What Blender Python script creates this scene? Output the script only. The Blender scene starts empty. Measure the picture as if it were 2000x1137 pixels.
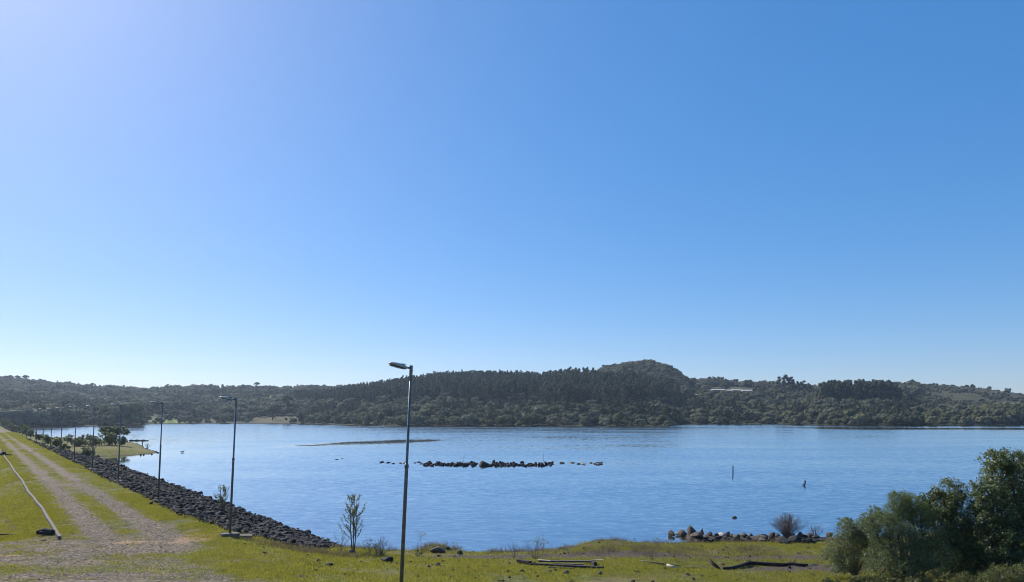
import bpy, bmesh, math, random
import numpy as np
from mathutils import Vector, Matrix, Euler
R = math.radians
random.seed(7); rng = np.random.default_rng(7)
S = bpy.context.scene
C = S.collection

# ------------------------------------------------------------------ camera, world, sun, exposure
F = 1333.0; CZ = 8.2; HY = 807.0          # focal length in photo pixels, eye height above the water, horizon row
cam_d = bpy.data.cameras.new('camera'); cam = bpy.data.objects.new('camera', cam_d); C.objects.link(cam)
cam_d.sensor_width = 36.0; cam_d.lens = 36.0 * F / 2000.0
cam_d.shift_y = (HY - 568.5) / 2000.0
cam_d.clip_start = 0.1; cam_d.clip_end = 6000
cam.location = (0, 0, CZ); cam.rotation_euler = (R(90), 0, 0)
S.camera = cam
SUN_AZ, SUN_EL = -44.0, 38.0               # degrees from straight ahead (left is negative), elevation
w = bpy.data.worlds.new('World'); S.world = w; w.use_nodes = True
nt = w.node_tree; bg = nt.nodes['Background']
sky = nt.nodes.new('ShaderNodeTexSky'); sky.sky_type = 'NISHITA'; sky.sun_disc = False
sky.sun_elevation = R(SUN_EL); sky.sun_rotation = R(SUN_AZ)
sky.altitude = 900; sky.air_density = 1.0; sky.dust_density = 1.0; sky.ozone_density = 6.0
gm = nt.nodes.new('ShaderNodeGamma'); gm.inputs['Gamma'].default_value = 0.56
hs = nt.nodes.new('ShaderNodeHueSaturation'); hs.inputs['Saturation'].default_value = 1.62
mu = nt.nodes.new('ShaderNodeMix'); mu.data_type = 'RGBA'; mu.blend_type = 'MULTIPLY'; mu.inputs[0].default_value = 1.0
mu.inputs[7].default_value = (0.82 * 2.46, 0.85 * 2.46, 0.965 * 2.46, 1)      # the camera's own colour balance
nt.links.new(sky.outputs[0], gm.inputs['Color']); nt.links.new(gm.outputs[0], hs.inputs['Color']); nt.links.new(hs.outputs[0], mu.inputs[6]); nt.links.new(mu.outputs[2], bg.inputs[0])
bg.inputs[1].default_value = 0.1
sd = bpy.data.lights.new('sun', 'SUN'); sun = bpy.data.objects.new('sun', sd); C.objects.link(sun)
sd.energy = 4.8; sd.angle = R(0.5); sd.color = (1.0, 0.95, 0.87)
az, el = R(SUN_AZ), R(SUN_EL)
to_sun = Vector((math.sin(az) * math.cos(el), math.cos(az) * math.cos(el), math.sin(el)))
sun.rotation_euler = (-to_sun).to_track_quat('-Z', 'Y').to_euler()
S.view_settings.view_transform = 'Standard'; S.view_settings.look = 'None'
S.view_settings.exposure = 0.35; S.view_settings.gamma = 1.0
S.render.engine = 'CYCLES'
S.cycles.max_bounces = 6; S.cycles.transparent_max_bounces = 6; S.cycles.volume_bounces = 0
S.cycles.use_denoising = True; S.cycles.denoiser = 'OPENIMAGEDENOISE'; S.cycles.denoising_prefilter = 'ACCURATE'; S.cycles.denoising_input_passes = 'RGB_ALBEDO_NORMAL'
S.cycles.filter_width = 1.0
HAZE = 0.00012

# ------------------------------------------------------------------ numpy noise
def _hash(ix, iy, seed):
    h = (ix.astype(np.int64) * 374761393 + iy.astype(np.int64) * 668265263 + seed * 982451653) & 0x7fffffff
    h = ((h ^ (h >> 13)) * 1274126177) & 0x7fffffff
    return ((h ^ (h >> 16)) & 0xffff) / 65535.0
def vnoise(x, y, seed=0):
    x = np.asarray(x, float); y = np.asarray(y, float)
    ix = np.floor(x); iy = np.floor(y); fx = x - ix; fy = y - iy
    fx = fx * fx * (3 - 2 * fx); fy = fy * fy * (3 - 2 * fy)
    a = _hash(ix, iy, seed); b = _hash(ix + 1, iy, seed); c = _hash(ix, iy + 1, seed); d = _hash(ix + 1, iy + 1, seed)
    return (a * (1 - fx) + b * fx) * (1 - fy) + (c * (1 - fx) + d * fx) * fy * 1.0
def fbm(x, y, seed=0, o=4):
    s = 0; a = 0.5; t = 0
    for k in range(o):
        s = s + a * vnoise(x * 2 ** k + 17.3 * k, y * 2 ** k - 9.1 * k, seed + k); t += a; a *= 0.5
    return s / t * 2 - 1                    # about -1..1
def ss(a, b, v):
    t = np.clip((v - a) / (b - a), 0, 1); return t * t * (3 - 2 * t)

# ------------------------------------------------------------------ lie of the land
A = 0.7875                                  # the dam runs away at x = X0 - A*y
CREST = 2.4
shx = [-60, -20, -10.4, -9.5, -7, -2.9, 0, 2.65, 4.2, 6.2, 9.5, 11.0, 12.0, 13.9, 17.8, 22, 32, 60, 120, 400]
shy = [39.8, 39.8, 39.8, 39.6, 38.4, 38.4, 38.2, 39.0, 40.5, 41.4, 41.9, 41.9, 42.0, 42.2, 42.5, 43.4, 47, 58, 74, 120]
PEN = [(-86, 126), (-80, 127.5), (-77.2, 128.6), (-74.1, 131.7), (-72.6, 137), (-73.7, 142), (-78, 148), (-84, 156), (-92, 170), (-99, 181), (-108, 193), (-130, 212), (-160, 222), (-150, 200)]
def seg_poly_sd(x, y, poly):                # signed distance, positive inside
    x = np.asarray(x, float); y = np.asarray(y, float)
    best = np.full(x.shape, 1e9); inside = np.zeros(x.shape, bool)
    n = len(poly)
    for i in range(n):
        ax, ay = poly[i]; bx, by = poly[(i + 1) % n]
        dx, dy = bx - ax, by - ay
        t = np.clip(((x - ax) * dx + (y - ay) * dy) / (dx * dx + dy * dy), 0, 1)
        best = np.minimum(best, np.hypot(x - ax - t * dx, y - ay - t * dy))
        cond = (ay > y) != (by > y)
        with np.errstate(divide='ignore', invalid='ignore'):
            xi = (bx - ax) * (y - ay) / ((by - ay) if by != ay else 1e-9) + ax
        inside ^= cond & (x < xi)
    return np.where(inside, best, -best)
# far country: rows of (photo column, shore depth, ground row in the photo at each depth)
DL = np.array([560, 620, 680, 740, 800, 920, 1050, 1200])
FARC = [
 (-900, 400, 805, 797, 790, 782, 775, 765, 760, 768),
 (-200, 400, 803, 794, 786, 776, 768, 756, 749, 762),
 (0,    405, 802, 793, 785, 775, 766, 753, 746, 760),
 (80,   420, 808, 799, 792, 783, 775, 762, 755, 768),
 (150,  440, 812, 805, 798, 790, 783, 770, 762, 772),
 (250,  455, 815, 808, 801, 793, 786, 774, 767, 775),
 (300,  546, 825, 815, 806, 796, 788, 776, 768, 776),
 (450,  560, 826.5, 818, 808, 798, 790, 775, 764, 772),
 (560,  545, 825, 814, 803, 795, 789, 774, 764, 772),
 (640,  500, 818, 808, 797, 790, 788, 777, 765, 772),
 (700,  460, 812, 800, 787, 779, 779, 775, 764, 772),
 (760,  445, 808, 793, 776, 768, 772, 776, 766, 772),
 (800,  440, 805, 788, 768, 760, 765, 775, 770, 775),
 (850,  437, 803, 784, 761, 753, 758, 772, 775, 778),
 (900,  437, 802, 782, 758, 750, 755, 770, 775, 778),
 (1000, 437, 803, 785, 762, 752, 756, 768, 775, 778),
 (1070, 437, 800, 786, 768, 757, 757, 766, 772, 778),
 (1110, 437, 797, 780, 763, 751, 752, 752, 765, 775),
 (1150, 437, 797, 780, 764, 754, 750, 741, 760, 775),
 (1185, 437, 797, 780, 765, 757, 747, 724, 750, 775),
 (1225, 437, 798, 783, 769, 760, 747, 716, 742, 770),
 (1268, 437, 799, 787, 775, 765, 752, 713, 742, 770),
 (1305, 440, 802, 791, 780, 771, 760, 722, 748, 770),
 (1330, 515, 817, 803, 791, 780, 770, 739, 754, 770),
 (1360, 520, 817, 804, 792, 780, 771, 755, 752, 765),
 (1400, 520, 816, 802, 790, 777, 768, 756, 749, 765),
 (1470, 520, 817, 805, 793, 779, 770, 759, 756, 768),
 (1520, 515, 816, 804, 792, 779, 773, 763, 759, 770),
 (1570, 480, 812, 802, 791, 781, 776, 768, 764, 772),
 (1620, 455, 808, 797, 787, 781, 777, 769, 766, 772),
 (1700, 450, 808, 797, 787, 781, 777, 768, 763, 770),
 (1760, 450, 810, 801, 792, 784, 778, 764, 757, 768),
 (1830, 452, 816, 811, 806, 798, 789, 768, 753, 764),
 (1900, 458, 814, 810, 806, 799, 791, 771, 757, 767),
 (1950, 470, 812, 808, 804, 799, 792, 775, 764, 771),
 (2000, 500, 810, 807, 803, 798, 793, 781, 773, 777),
 (2200, 520, 808, 802, 799, 796, 793, 790, 788, 790),
 (3000, 560, 815, 808, 803, 800, 798, 795, 794, 795)]
_c = np.array(FARC, float)
_cx = _c[:, 0]; _cs = _c[:, 1]
_cz = CZ + (HY - _c[:, 2:]) / F * DL[None, :]
def far_h(x, y):
    yy = np.maximum(y, 60.0)
    px = np.clip(1000 + F * x / yy, -900, 3000)
    sh = np.interp(px, _cx, _cs) + fbm(px / 35.0, px * 0, 51, 3) * 6
    zs = [np.interp(px, _cx, _cz[:, k]) for k in range(len(DL))]
    out = np.full(np.shape(x), -3.0)
    # from the lake bed up to the shore, then knot to knot
    out = np.where(y < sh, -3.0 + 3.2 * np.clip((y - sh + 12) / 12, 0, 1), out)
    z0 = np.where(y < sh, out, 0.2)
    d0, zz0 = sh, np.full(np.shape(x), 0.2)
    res = z0
    for k, d in enumerate(DL):
        t = np.clip((y - d0) / np.maximum(d - d0, 1e-3), 0, 1)
        t = t * 0.6 + 0.4 * t * t * (3 - 2 * t)
        cur = zz0 * (1 - t) + zs[k] * t
        res = np.where((y >= d0), cur, res)
        d0, zz0 = float(d), zs[k]
    res = np.where(y > 1200, zz0 - (y - 1200) * 0.03, res)
    amp = ss(0, 60, y - sh) * 2.2
    return res + amp * fbm(x / 60, y / 60, 3, 4)
def bank_h(x, y):
    ys = np.interp(x, shx, shy) + fbm(x / 3.0, x * 0 + 3, 77, 3) * 0.35
    D = ys - y
    g = np.interp(x, [-3, 10], [0.135, 0.072])
    g = np.where(x > 10, 0.072, g)
    up = np.interp(x, [5, 11], [.5, .33]) * ss(0, 1.3, D) + g * np.clip(D, 0, 60)
    dn = np.clip(D, -12, 0) * 0.25
    h = np.where(D > 0, up, dn)
    berm = 0.26 - ((y - (44.4 - .10 * (x - 12))) / 1.25) ** 2 * .4 + .10 * fbm(x * 1.1, y * 1.1, 15, 2)
    h = np.maximum(h, np.where((x > 11.4) & (x < 26), berm, -3) * 1.0)
    # low humps at the edge
    for hx, hy, rr, hh in ((-4.15, 37.3, .85, 0.42), (-3.0, 37.6, 0.55, 0.22), (5.4, 39.6, 2.0, 0.15)):
        h = h + hh * np.exp(-((x - hx) ** 2 + ((y - hy) * 1.2) ** 2) / rr ** 2)
    return h
def dam_h(x, y):
    s = x + A * y
    n = fbm(x / 7, y / 7, 5, 3)
    left = CREST + np.clip(30 - y, 0, 30) * 0.04 * ss(34, 26, y)
    down = ss(30.5, 34.0, y + (s - 1.0) * 0.15)
    low = np.clip(3.4 - s, 0, 40) * 0.786 * 0.42
    h = left - low * down + 0.05 * n
    wash = np.clip(s - 11.9, 0, 60)
    h = h - wash * (CREST / 10.3)
    h = np.maximum(h, -3.0)
    h = h - np.clip(y - 398, 0, 50) * 0.0
    # wheel ruts
    for c in (6.35, 8.6):
        h = h - 0.05 * np.exp(-((s - c) / 0.5) ** 2)
    return h
def near_h(x, y):
    a = bank_h(x, y); b = dam_h(x, y)
    k = 0.35
    m = np.maximum(a, b); d = np.abs(a - b)
    h = m + k * 0.25 * np.clip(1 - d / k, 0, 1) ** 2
    sd = seg_poly_sd(x, y, PEN)
    p = np.where(sd > 0, 0.15 + 0.75 * ss(0, 8, sd), sd * 0.3)
    h = np.maximum(h, np.maximum(p, -3.0))
    sp = -np.hypot((x + 110.6) / 3.0, (y - 201) / 0.9) + 1
    h = np.maximum(h, np.where(sp > -1, sp * 0.45, -3))
    return h + 0.03 * fbm(x * 1.3, y * 1.3, 9, 3) + 0.05 * fbm(x / 2.5, y / 2.5, 19, 2)
def ground_h(x, y):
    x = np.asarray(x, float); y = np.asarray(y, float)
    return np.maximum(near_h(x, y), far_h(x, y))
def gh(x, y): return float(ground_h(np.array([x]), np.array([y]))[0])
def rock_zone(x, y):                        # positive inside the stone facing of the dam
    s = x + A * y
    lim = np.where(s > 13.5, 35.2, 35.2 + (13.5 - s) * 2.3)
    return np.minimum(np.minimum(np.minimum(s - 11.75, 24 - s), (y - lim) * 0.8), (-10.3 - x) * 2)
def on_ground(px, py, lo=8, hi=1500):       # the point of the land seen at a photo pixel
    ds = np.exp(np.linspace(math.log(lo), math.log(hi), 4000))
    z = CZ - (py - HY) / F * ds
    g = ground_h((px - 1000) / F * ds, ds)
    i = np.argmax(g >= z)
    d = ds[i]; return Vector(((px - 1000) / F * d, d, float(g[i])))
def on_water(px, py, z=0.0):
    d = F * (CZ - z) / (py - HY); return Vector(((px - 1000) / F * d, d, z))

# ------------------------------------------------------------------ materials
def new_mat(name):
    m = bpy.data.materials.new(name); m.use_nodes = True
    nt = m.node_tree; b = nt.nodes['Principled BSDF']; return m, nt, b
def nd(nt, t, **kw):
    n = nt.nodes.new(t)
    for k, v in kw.items():
        if k.startswith('i_'): n.inputs[k[2:].replace('_', ' ')].default_value = v
        else: setattr(n, k, v)
    return n
def ramp(nt, fac, stops):
    r = nt.nodes.new('ShaderNodeValToRGB'); e = r.color_ramp.elements
    while len(e) < len(stops): e.new(0.5)
    for k, (p, c) in enumerate(stops):
        e[k].position = p; e[k].color = (c[0], c[1], c[2], 1) if not isinstance(c, float) else (c, c, c, 1)
    nt.links.new(fac, r.inputs[0]); return r.outputs[0]
def mix(nt, f, a, b):
    m = nt.nodes.new('ShaderNodeMix'); m.data_type = 'RGBA'
    for s, v in ((0, f), (6, a), (7, b)):
        if hasattr(v, 'is_linked'): nt.links.new(v, m.inputs[s])
        else: m.inputs[s].default_value = v if s == 0 else (*v, 1)
    return m.outputs[2]
def noise(nt, vec, scale, detail=3, rough=0.6, dist=0.0):
    n = nt.nodes.new('ShaderNodeTexNoise'); n.inputs['Scale'].default_value = scale; n.inputs['Detail'].default_value = detail
    n.inputs['Roughness'].default_value = rough; n.inputs['Distortion'].default_value = dist
    nt.links.new(vec, n.inputs['Vector']); return n.outputs['Fac']
def math_(nt, op, a, b=0.0, clamp=False):
    n = nt.nodes.new('ShaderNodeMath'); n.operation = op; n.use_clamp = clamp
    for s, v in ((0, a), (1, b)):
        if hasattr(v, 'is_linked'): nt.links.new(v, n.inputs[s])
        else: n.inputs[s].default_value = v
    return n.outputs[0]
def geo_pos(nt): return nt.nodes.new('ShaderNodeNewGeometry').outputs['Position']
def leaf_mat(name, c1, c2, trans=0.35, rough=0.5, scale=3.0, spec=0.3, obj_var=True):
    """leaves: colour differs leaf by leaf (random per island) and tree by tree, with light passing through"""
    m, nt, b = new_mat(name)
    g = nt.nodes.new('ShaderNodeNewGeometry'); oi = nt.nodes.new('ShaderNodeObjectInfo')
    f = g.outputs['Random Per Island']
    if obj_var:
        f = math_(nt, 'ADD', math_(nt, 'MULTIPLY', g.outputs['Random Per Island'], 0.45), math_(nt, 'MULTIPLY', oi.outputs['Random'], 0.55))
    col = ramp(nt, f, [(0.0, c1), (1.0, c2)])
    nt.links.new(col, b.inputs['Base Color']); b.inputs['Roughness'].default_value = rough
    b.inputs['Specular IOR Level'].default_value = spec
    t = nt.nodes.new('ShaderNodeBsdfTranslucent')
    tc = mix(nt, 1.0, col, col); gm = nt.nodes.new('ShaderNodeHueSaturation'); gm.inputs['Hue'].default_value = 0.485
    gm.inputs['Saturation'].default_value = 1.15; gm.inputs['Value'].default_value = 1.25
    nt.links.new(col, gm.inputs['Color']); nt.links.new(gm.outputs[0], t.inputs['Color'])
    ms = nt.nodes.new('ShaderNodeMixShader'); ms.inputs[0].default_value = trans
    nt.links.new(b.outputs[0], ms.inputs[1]); nt.links.new(t.outputs[0], ms.inputs[2])
    nt.links.new(ms.outputs[0], nt.nodes['Material Output'].inputs['Surface'])
    return m
def plain_mat(name, c1, c2, scale=8, rough=0.85, bump=0.3, metal=0.0, spec=0.3, detail=6, coords='Object', stretch=None):
    m, nt, b = new_mat(name)
    tc = nt.nodes.new('ShaderNodeTexCoord'); v = tc.outputs[coords]
    if stretch:
        mp = nt.nodes.new('ShaderNodeMapping'); mp.inputs['Scale'].default_value = stretch
        nt.links.new(v, mp.inputs['Vector']); v = mp.outputs[0]
    n = noise(nt, v, scale, detail)
    nt.links.new(ramp(nt, n, [(0.3, c1), (0.7, c2)]), b.inputs['Base Color'])
    b.inputs['Roughness'].default_value = rough; b.inputs['Metallic'].default_value = metal; b.inputs['Specular IOR Level'].default_value = spec
    if bump:
        bp = nt.nodes.new('ShaderNodeBump'); bp.inputs['Strength'].default_value = bump; bp.inputs['Distance'].default_value = 0.03
        nt.links.new(n, bp.inputs['Height']); nt.links.new(bp.outputs[0], b.inputs['Normal'])
    return m
M = {}
M['rock'] = plain_mat('basalt', (0.010, 0.009, 0.009), (0.055, 0.049, 0.045), 5, 0.9, 0.6, spec=0.25)
def vary(m, lo, hi):                           # stone-to-stone difference in tone
    nt = m.node_tree; b = nt.nodes['Principled BSDF']; src = b.inputs['Base Color'].links[0].from_socket
    oi = nt.nodes.new('ShaderNodeObjectInfo'); v = nt.nodes.new('ShaderNodeHueSaturation'); mr = nt.nodes.new('ShaderNodeMapRange')
    mr.inputs['To Min'].default_value = lo; mr.inputs['To Max'].default_value = hi
    pw = math_(nt, 'POWER', oi.outputs['Random'], 2.5); nt.links.new(pw, mr.inputs['Value']); nt.links.new(mr.outputs[0], v.inputs['Value'])
    nt.links.new(src, v.inputs['Color']); nt.links.new(v.outputs[0], b.inputs['Base Color'])
vary(M['rock'], .6, 2.3)
M['boulder'] = plain_mat('brown_boulder', (0.055, 0.045, 0.036), (0.17, 0.135, 0.105), 3, 0.85, 0.6)
M['pale_rock'] = plain_mat('pale_stone', (0.28, 0.25, 0.21), (0.46, 0.42, 0.36), 3, 0.85, 0.5)
M['black_rock'] = plain_mat('black_stone', (0.012, 0.012, 0.013), (0.05, 0.045, 0.045), 5, 0.8, 0.5)
M['concrete'] = plain_mat('concrete', (0.09, 0.078, 0.066), (0.19, 0.168, 0.142), 6, 0.9, 0.35)
M['pole'] = plain_mat('galvanised_steel', (0.10, 0.105, 0.11), (0.19, 0.20, 0.21), 9, 0.45, 0.05, metal=0.55, spec=0.5)
M['lamp'] = plain_mat('grey_lamp_casting', (0.34, 0.33, 0.32), (0.50, 0.48, 0.46), 6, 0.42, 0.05, metal=0.2, spec=0.5)
M['lamp_dark'] = plain_mat('dark_lamp_frame', (0.03, 0.03, 0.035), (0.06, 0.06, 0.065), 6, 0.5, 0.02)
M['lens'] = plain_mat('lamp_glass', (0.10, 0.10, 0.10), (0.16, 0.16, 0.15), 6, 0.15, 0.0, spec=0.6)
M['wood'] = plain_mat('weathered_wood', (0.045, 0.036, 0.028), (0.17, 0.14, 0.11), 3, 0.9, 0.5, stretch=(1, 8, 8))
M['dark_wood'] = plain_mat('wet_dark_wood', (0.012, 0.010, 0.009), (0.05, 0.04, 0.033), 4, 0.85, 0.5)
M['pale_wood'] = plain_mat('bleached_wood', (0.30, 0.25, 0.19), (0.50, 0.44, 0.36), 4, 0.85, 0.4)
M['bark'] = plain_mat('bark', (0.05, 0.04, 0.032), (0.14, 0.115, 0.09), 4, 0.9, 0.5)
M['pale_bark'] = plain_mat('pale_bark', (0.16, 0.14, 0.12), (0.30, 0.27, 0.23), 4, 0.9, 0.3)
M['twig'] = plain_mat('dry_twig', (0.13, 0.10, 0.08), (0.26, 0.21, 0.17), 4, 0.9, 0.0)
M['roof'] = plain_mat('pale_sheet_roof', (0.40, 0.36, 0.31), (0.52, 0.47, 0.41), 0.4, 0.6, 0.0)
M['housewall'] = plain_mat('rendered_wall', (0.12, 0.10, 0.08), (0.18, 0.15, 0.12), 0.4, 0.85, 0.0)
M['pane'] = plain_mat('dark_window', (0.02, 0.02, 0.025), (0.05, 0.05, 0.06), 1, 0.2, 0.0)
M['scrub'] = leaf_mat('native_scrub_leaves', (0.040, 0.050, 0.026), (0.200, 0.200, 0.110), 0.25, spec=0.08, rough=0.8)
M['scrub_pale'] = leaf_mat('silvery_scrub_leaves', (0.085, 0.090, 0.055), (0.26, 0.25, 0.16), 0.25, spec=0.08, rough=0.8)
M['euc'] = leaf_mat('eucalyptus_leaves', (0.030, 0.042, 0.024), (0.130, 0.140, 0.080), 0.20, spec=0.08, rough=0.8)
M['pine'] = leaf_mat('pine_needles', (0.026, 0.042, 0.026), (0.100, 0.120, 0.070), 0.14, spec=0.08, rough=0.8)
M['arau'] = leaf_mat('araucaria_needles', (0.020, 0.032, 0.020), (0.045, 0.058, 0.032), 0.12, spec=0.08, rough=0.8)
M['bush'] = leaf_mat('glossy_bush_leaves', (0.045, 0.066, 0.020), (0.20, 0.23, 0.095), 0.42, rough=0.42, spec=0.5, obj_var=False)
M['feather'] = leaf_mat('fine_green_foliage', (0.060, 0.090, 0.022), (0.18, 0.22, 0.065), 0.42, obj_var=False)
M['greybush'] = leaf_mat('grey_brown_foliage', (0.060, 0.078, 0.030), (0.21, 0.245, 0.110), 0.40, obj_var=False)
M['young'] = leaf_mat('young_leaves', (0.07, 0.09, 0.025), (0.20, 0.21, 0.08), 0.4, obj_var=False)
M['grass'] = leaf_mat('grass_blades', (0.105, 0.122, 0.026), (0.36, 0.35, 0.085), 0.48, rough=0.6)
M['drygrass'] = leaf_mat('dry_weed_stems', (0.075, 0.070, 0.035), (0.26, 0.21, 0.13), 0.3, rough=0.8)
M['bird'] = plain_mat('pale_plumage', (0.5, 0.5, 0.48), (0.7, 0.7, 0.68), 8, 0.8, 0.0)

def ground_material():
    m, nt, b = new_mat('land')
    pos = geo_pos(nt); L = nt.links
    at = lambda n: (lambda a: (setattr(a, 'attribute_name', n), a.outputs['Fac'])[1])(nt.nodes.new('ShaderNodeAttribute'))
    gravel, rocky, soil, farm, wet, bare = at('gravel'), at('rocky'), at('soil'), at('far'), at('wet'), at('bare')
    n_big = noise(nt, pos, 0.35, 4); n_mid = noise(nt, pos, 2.2, 5); n_fine = noise(nt, pos, 14, 4); n_tiny = noise(nt, pos, 45, 2)
    grass = ramp(nt, n_mid, [(0.3, (0.070, 0.075, 0.022)), (0.48, (0.165, 0.180, 0.036)), (0.62, (0.26, 0.235, 0.060)), (0.75, (0.30, 0.24, 0.11))])
    grass = mix(nt, ramp(nt, n_fine, [(0.40, 0.85), (0.56, 0.0)]), grass, (0.050, 0.048, 0.020))
    grass = mix(nt, ramp(nt, n_big, [(0.46, 0.0), (0.64, 0.75)]), grass, (0.19, 0.14, 0.068))
    vo = nt.nodes.new('ShaderNodeTexVoronoi'); vo.inputs['Scale'].default_value = 13; L.new(pos, vo.inputs['Vector'])
    sep = nt.nodes.new('ShaderNodeSeparateColor'); L.new(vo.outputs['Color'], sep.inputs[0])
    peb = ramp(nt, sep.outputs[0], [(0.0, (0.075, 0.055, 0.040)), (0.5, (0.19, 0.147, 0.105)), (1.0, (0.38, 0.295, 0.21))])
    peb = mix(nt, ramp(nt, n_mid, [(0.45, 0.0), (0.7, 0.5)]), peb, (0.16, 0.13, 0.10))
    gm = math_(nt, 'ADD', gravel, math_(nt, 'MULTIPLY', math_(nt, 'SUBTRACT', n_fine, 0.5), 1.5))
    gm = math_(nt, 'ADD', gm, math_(nt, 'MULTIPLY', math_(nt, 'SUBTRACT', n_mid, 0.5), 1.5)); gm = math_(nt, 'ADD', gm, math_(nt, 'MULTIPLY', math_(nt, 'SUBTRACT', n_big, 0.5), 1.3))
    col = mix(nt, ramp(nt, gm, [(0.30, 0.0), (0.70, 1.0)]), grass, peb)
    sm = math_(nt, 'ADD', soil, math_(nt, 'MULTIPLY', math_(nt, 'SUBTRACT', n_mid, 0.5), 1.2))
    col = mix(nt, ramp(nt, sm, [(0.4, 0.0), (0.75, 0.85)]), col, (0.42, 0.27, 0.16))
    bm = math_(nt, 'ADD', bare, math_(nt, 'MULTIPLY', math_(nt, 'SUBTRACT', n_mid, 0.5), 1.4))
    bm = math_(nt, 'ADD', bm, math_(nt, 'MULTIPLY', math_(nt, 'SUBTRACT', n_fine, 0.5), 1.2))
    earth = ramp(nt, n_tiny, [(0.3, (0.045, 0.035, 0.028)), (0.7, (0.17, 0.135, 0.105))])
    col = mix(nt, ramp(nt, bm, [(0.42, 0.0), (0.62, 1.0)]), col, earth)
    col = mix(nt, rocky, col, (0.035, 0.032, 0.028))
    # far hillsides: rough pasture and undergrowth
    f1 = noise(nt, pos, 0.012, 4); f2 = noise(nt, pos, 0.12, 4)
    fc = ramp(nt, f1, [(0.38, (0.030, 0.035, 0.018)), (0.55, (0.050, 0.050, 0.026)), (0.70, (0.085, 0.070, 0.040))])
    fc = mix(nt, ramp(nt, f2, [(0.4, 0.0), (0.6, 0.6)]), fc, (0.05, 0.055, 0.026))
    lush = at('lush'); tan = math_(nt, 'MULTIPLY', at('tan'), ramp(nt, noise(nt, pos, 0.05, 4), [(0.40, 0.35), (0.58, 1.0)]))
    fc = mix(nt, lush, fc, (0.17, 0.23, 0.055)); fc = mix(nt, tan, fc, (0.100, 0.088, 0.043))
    col = mix(nt, farm, col, fc)
    col = mix(nt, wet, col, (0.030, 0.027, 0.020))
    L.new(col, b.inputs['Base Color']); b.inputs['Roughness'].default_value = 0.95; b.inputs['Specular IOR Level'].default_value = 0.15
    hgt = math_(nt, 'ADD', math_(nt, 'MULTIPLY', vo.outputs['Distance'], 0.6), math_(nt, 'ADD', n_fine, n_tiny))
    bp = nt.nodes.new('ShaderNodeBump'); bp.inputs['Strength'].default_value = 0.8; bp.inputs['Distance'].default_value = 0.05
    L.new(hgt, bp.inputs['Height']); L.new(bp.outputs[0], b.inputs['Normal'])
    return m
def water_material():
    m, nt, b = new_mat('lake_water'); L = nt.links
    b.inputs['Base Color'].default_value = (0.050, 0.062, 0.070, 1)
    b.inputs['IOR'].default_value = 1.5; b.inputs['Specular IOR Level'].default_value = 0.5
    pos = geo_pos(nt)
    def mapped(sx, sy, rz):
        mp = nt.nodes.new('ShaderNodeMapping'); mp.inputs['Scale'].default_value = (sx, sy, 1); mp.inputs['Rotation'].default_value = (0, 0, R(rz))
        L.new(pos, mp.inputs['Vector']); return mp.outputs[0]
    def slope(sx, sy, rz, det, amp):
        n = nt.nodes.new('ShaderNodeTexNoise'); n.inputs['Scale'].default_value = 1.0; n.inputs['Detail'].default_value = det; n.inputs['Roughness'].default_value = 0.55
        L.new(mapped(sx, sy, rz), n.inputs['Vector'])
        v = nt.nodes.new('ShaderNodeVectorMath'); v.operation = 'SUBTRACT'; L.new(n.outputs['Color'], v.inputs[0]); v.inputs[1].default_value = (.5, .5, .5)
        m2 = nt.nodes.new('ShaderNodeVectorMath'); m2.operation = 'MULTIPLY'; L.new(v.outputs[0], m2.inputs[0]); m2.inputs[1].default_value = (amp * .5, amp, 0); return m2.outputs[0]
    cm = nt.nodes.new('ShaderNodeAttribute'); cm.attribute_name = 'ruffle'
    big = noise(nt, mapped(0.012, 0.05, 5), 1.0, 4, 0.6)
    st = math_(nt, 'MULTIPLY', cm.outputs['Fac'], ramp(nt, big, [(0.36, 0.55), (0.60, 1.0)]))
    va = nt.nodes.new('ShaderNodeVectorMath'); va.operation = 'ADD'; L.new(slope(0.9, 2.4, 8, 3, 0.25), va.inputs[0]); L.new(slope(2.6, 6.0, -12, 2, 0.17), va.inputs[1])
    lean = nt.nodes.new('ShaderNodeVectorMath'); lean.operation = 'ADD'; L.new(va.outputs[0], lean.inputs[0]); lean.inputs[1].default_value = (0.0, -0.055, 0)
    sc_ = nt.nodes.new('ShaderNodeVectorMath'); sc_.operation = 'SCALE'; L.new(lean.outputs[0], sc_.inputs[0]); L.new(st, sc_.inputs['Scale'])
    up = nt.nodes.new('ShaderNodeVectorMath'); up.operation = 'ADD'; L.new(sc_.outputs[0], up.inputs[0]); up.inputs[1].default_value = (0, 0, 1)
    bp = nt.nodes.new('ShaderNodeVectorMath'); bp.operation = 'NORMALIZE'; L.new(up.outputs[0], bp.inputs[0]); L.new(bp.outputs[0], b.inputs['Normal'])
    b.inputs['Roughness'].default_value = 0.04
    gl = nt.nodes.new('ShaderNodeBsdfGlossy'); gl.inputs['Color'].default_value = (0.93, 0.91, 0.88, 1); gl.inputs['Roughness'].default_value = 0.05
    L.new(bp.outputs[0], gl.inputs['Normal']); ms = nt.nodes.new('ShaderNodeMixShader'); ms.inputs[0].default_value = 0.62
    L.new(b.outputs[0], ms.inputs[1]); L.new(gl.outputs[0], ms.inputs[2]); L.new(ms.outputs[0], nt.nodes['Material Output'].inputs['Surface'])
    return m
M['land'] = ground_material(); M['water'] = water_material()

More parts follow.
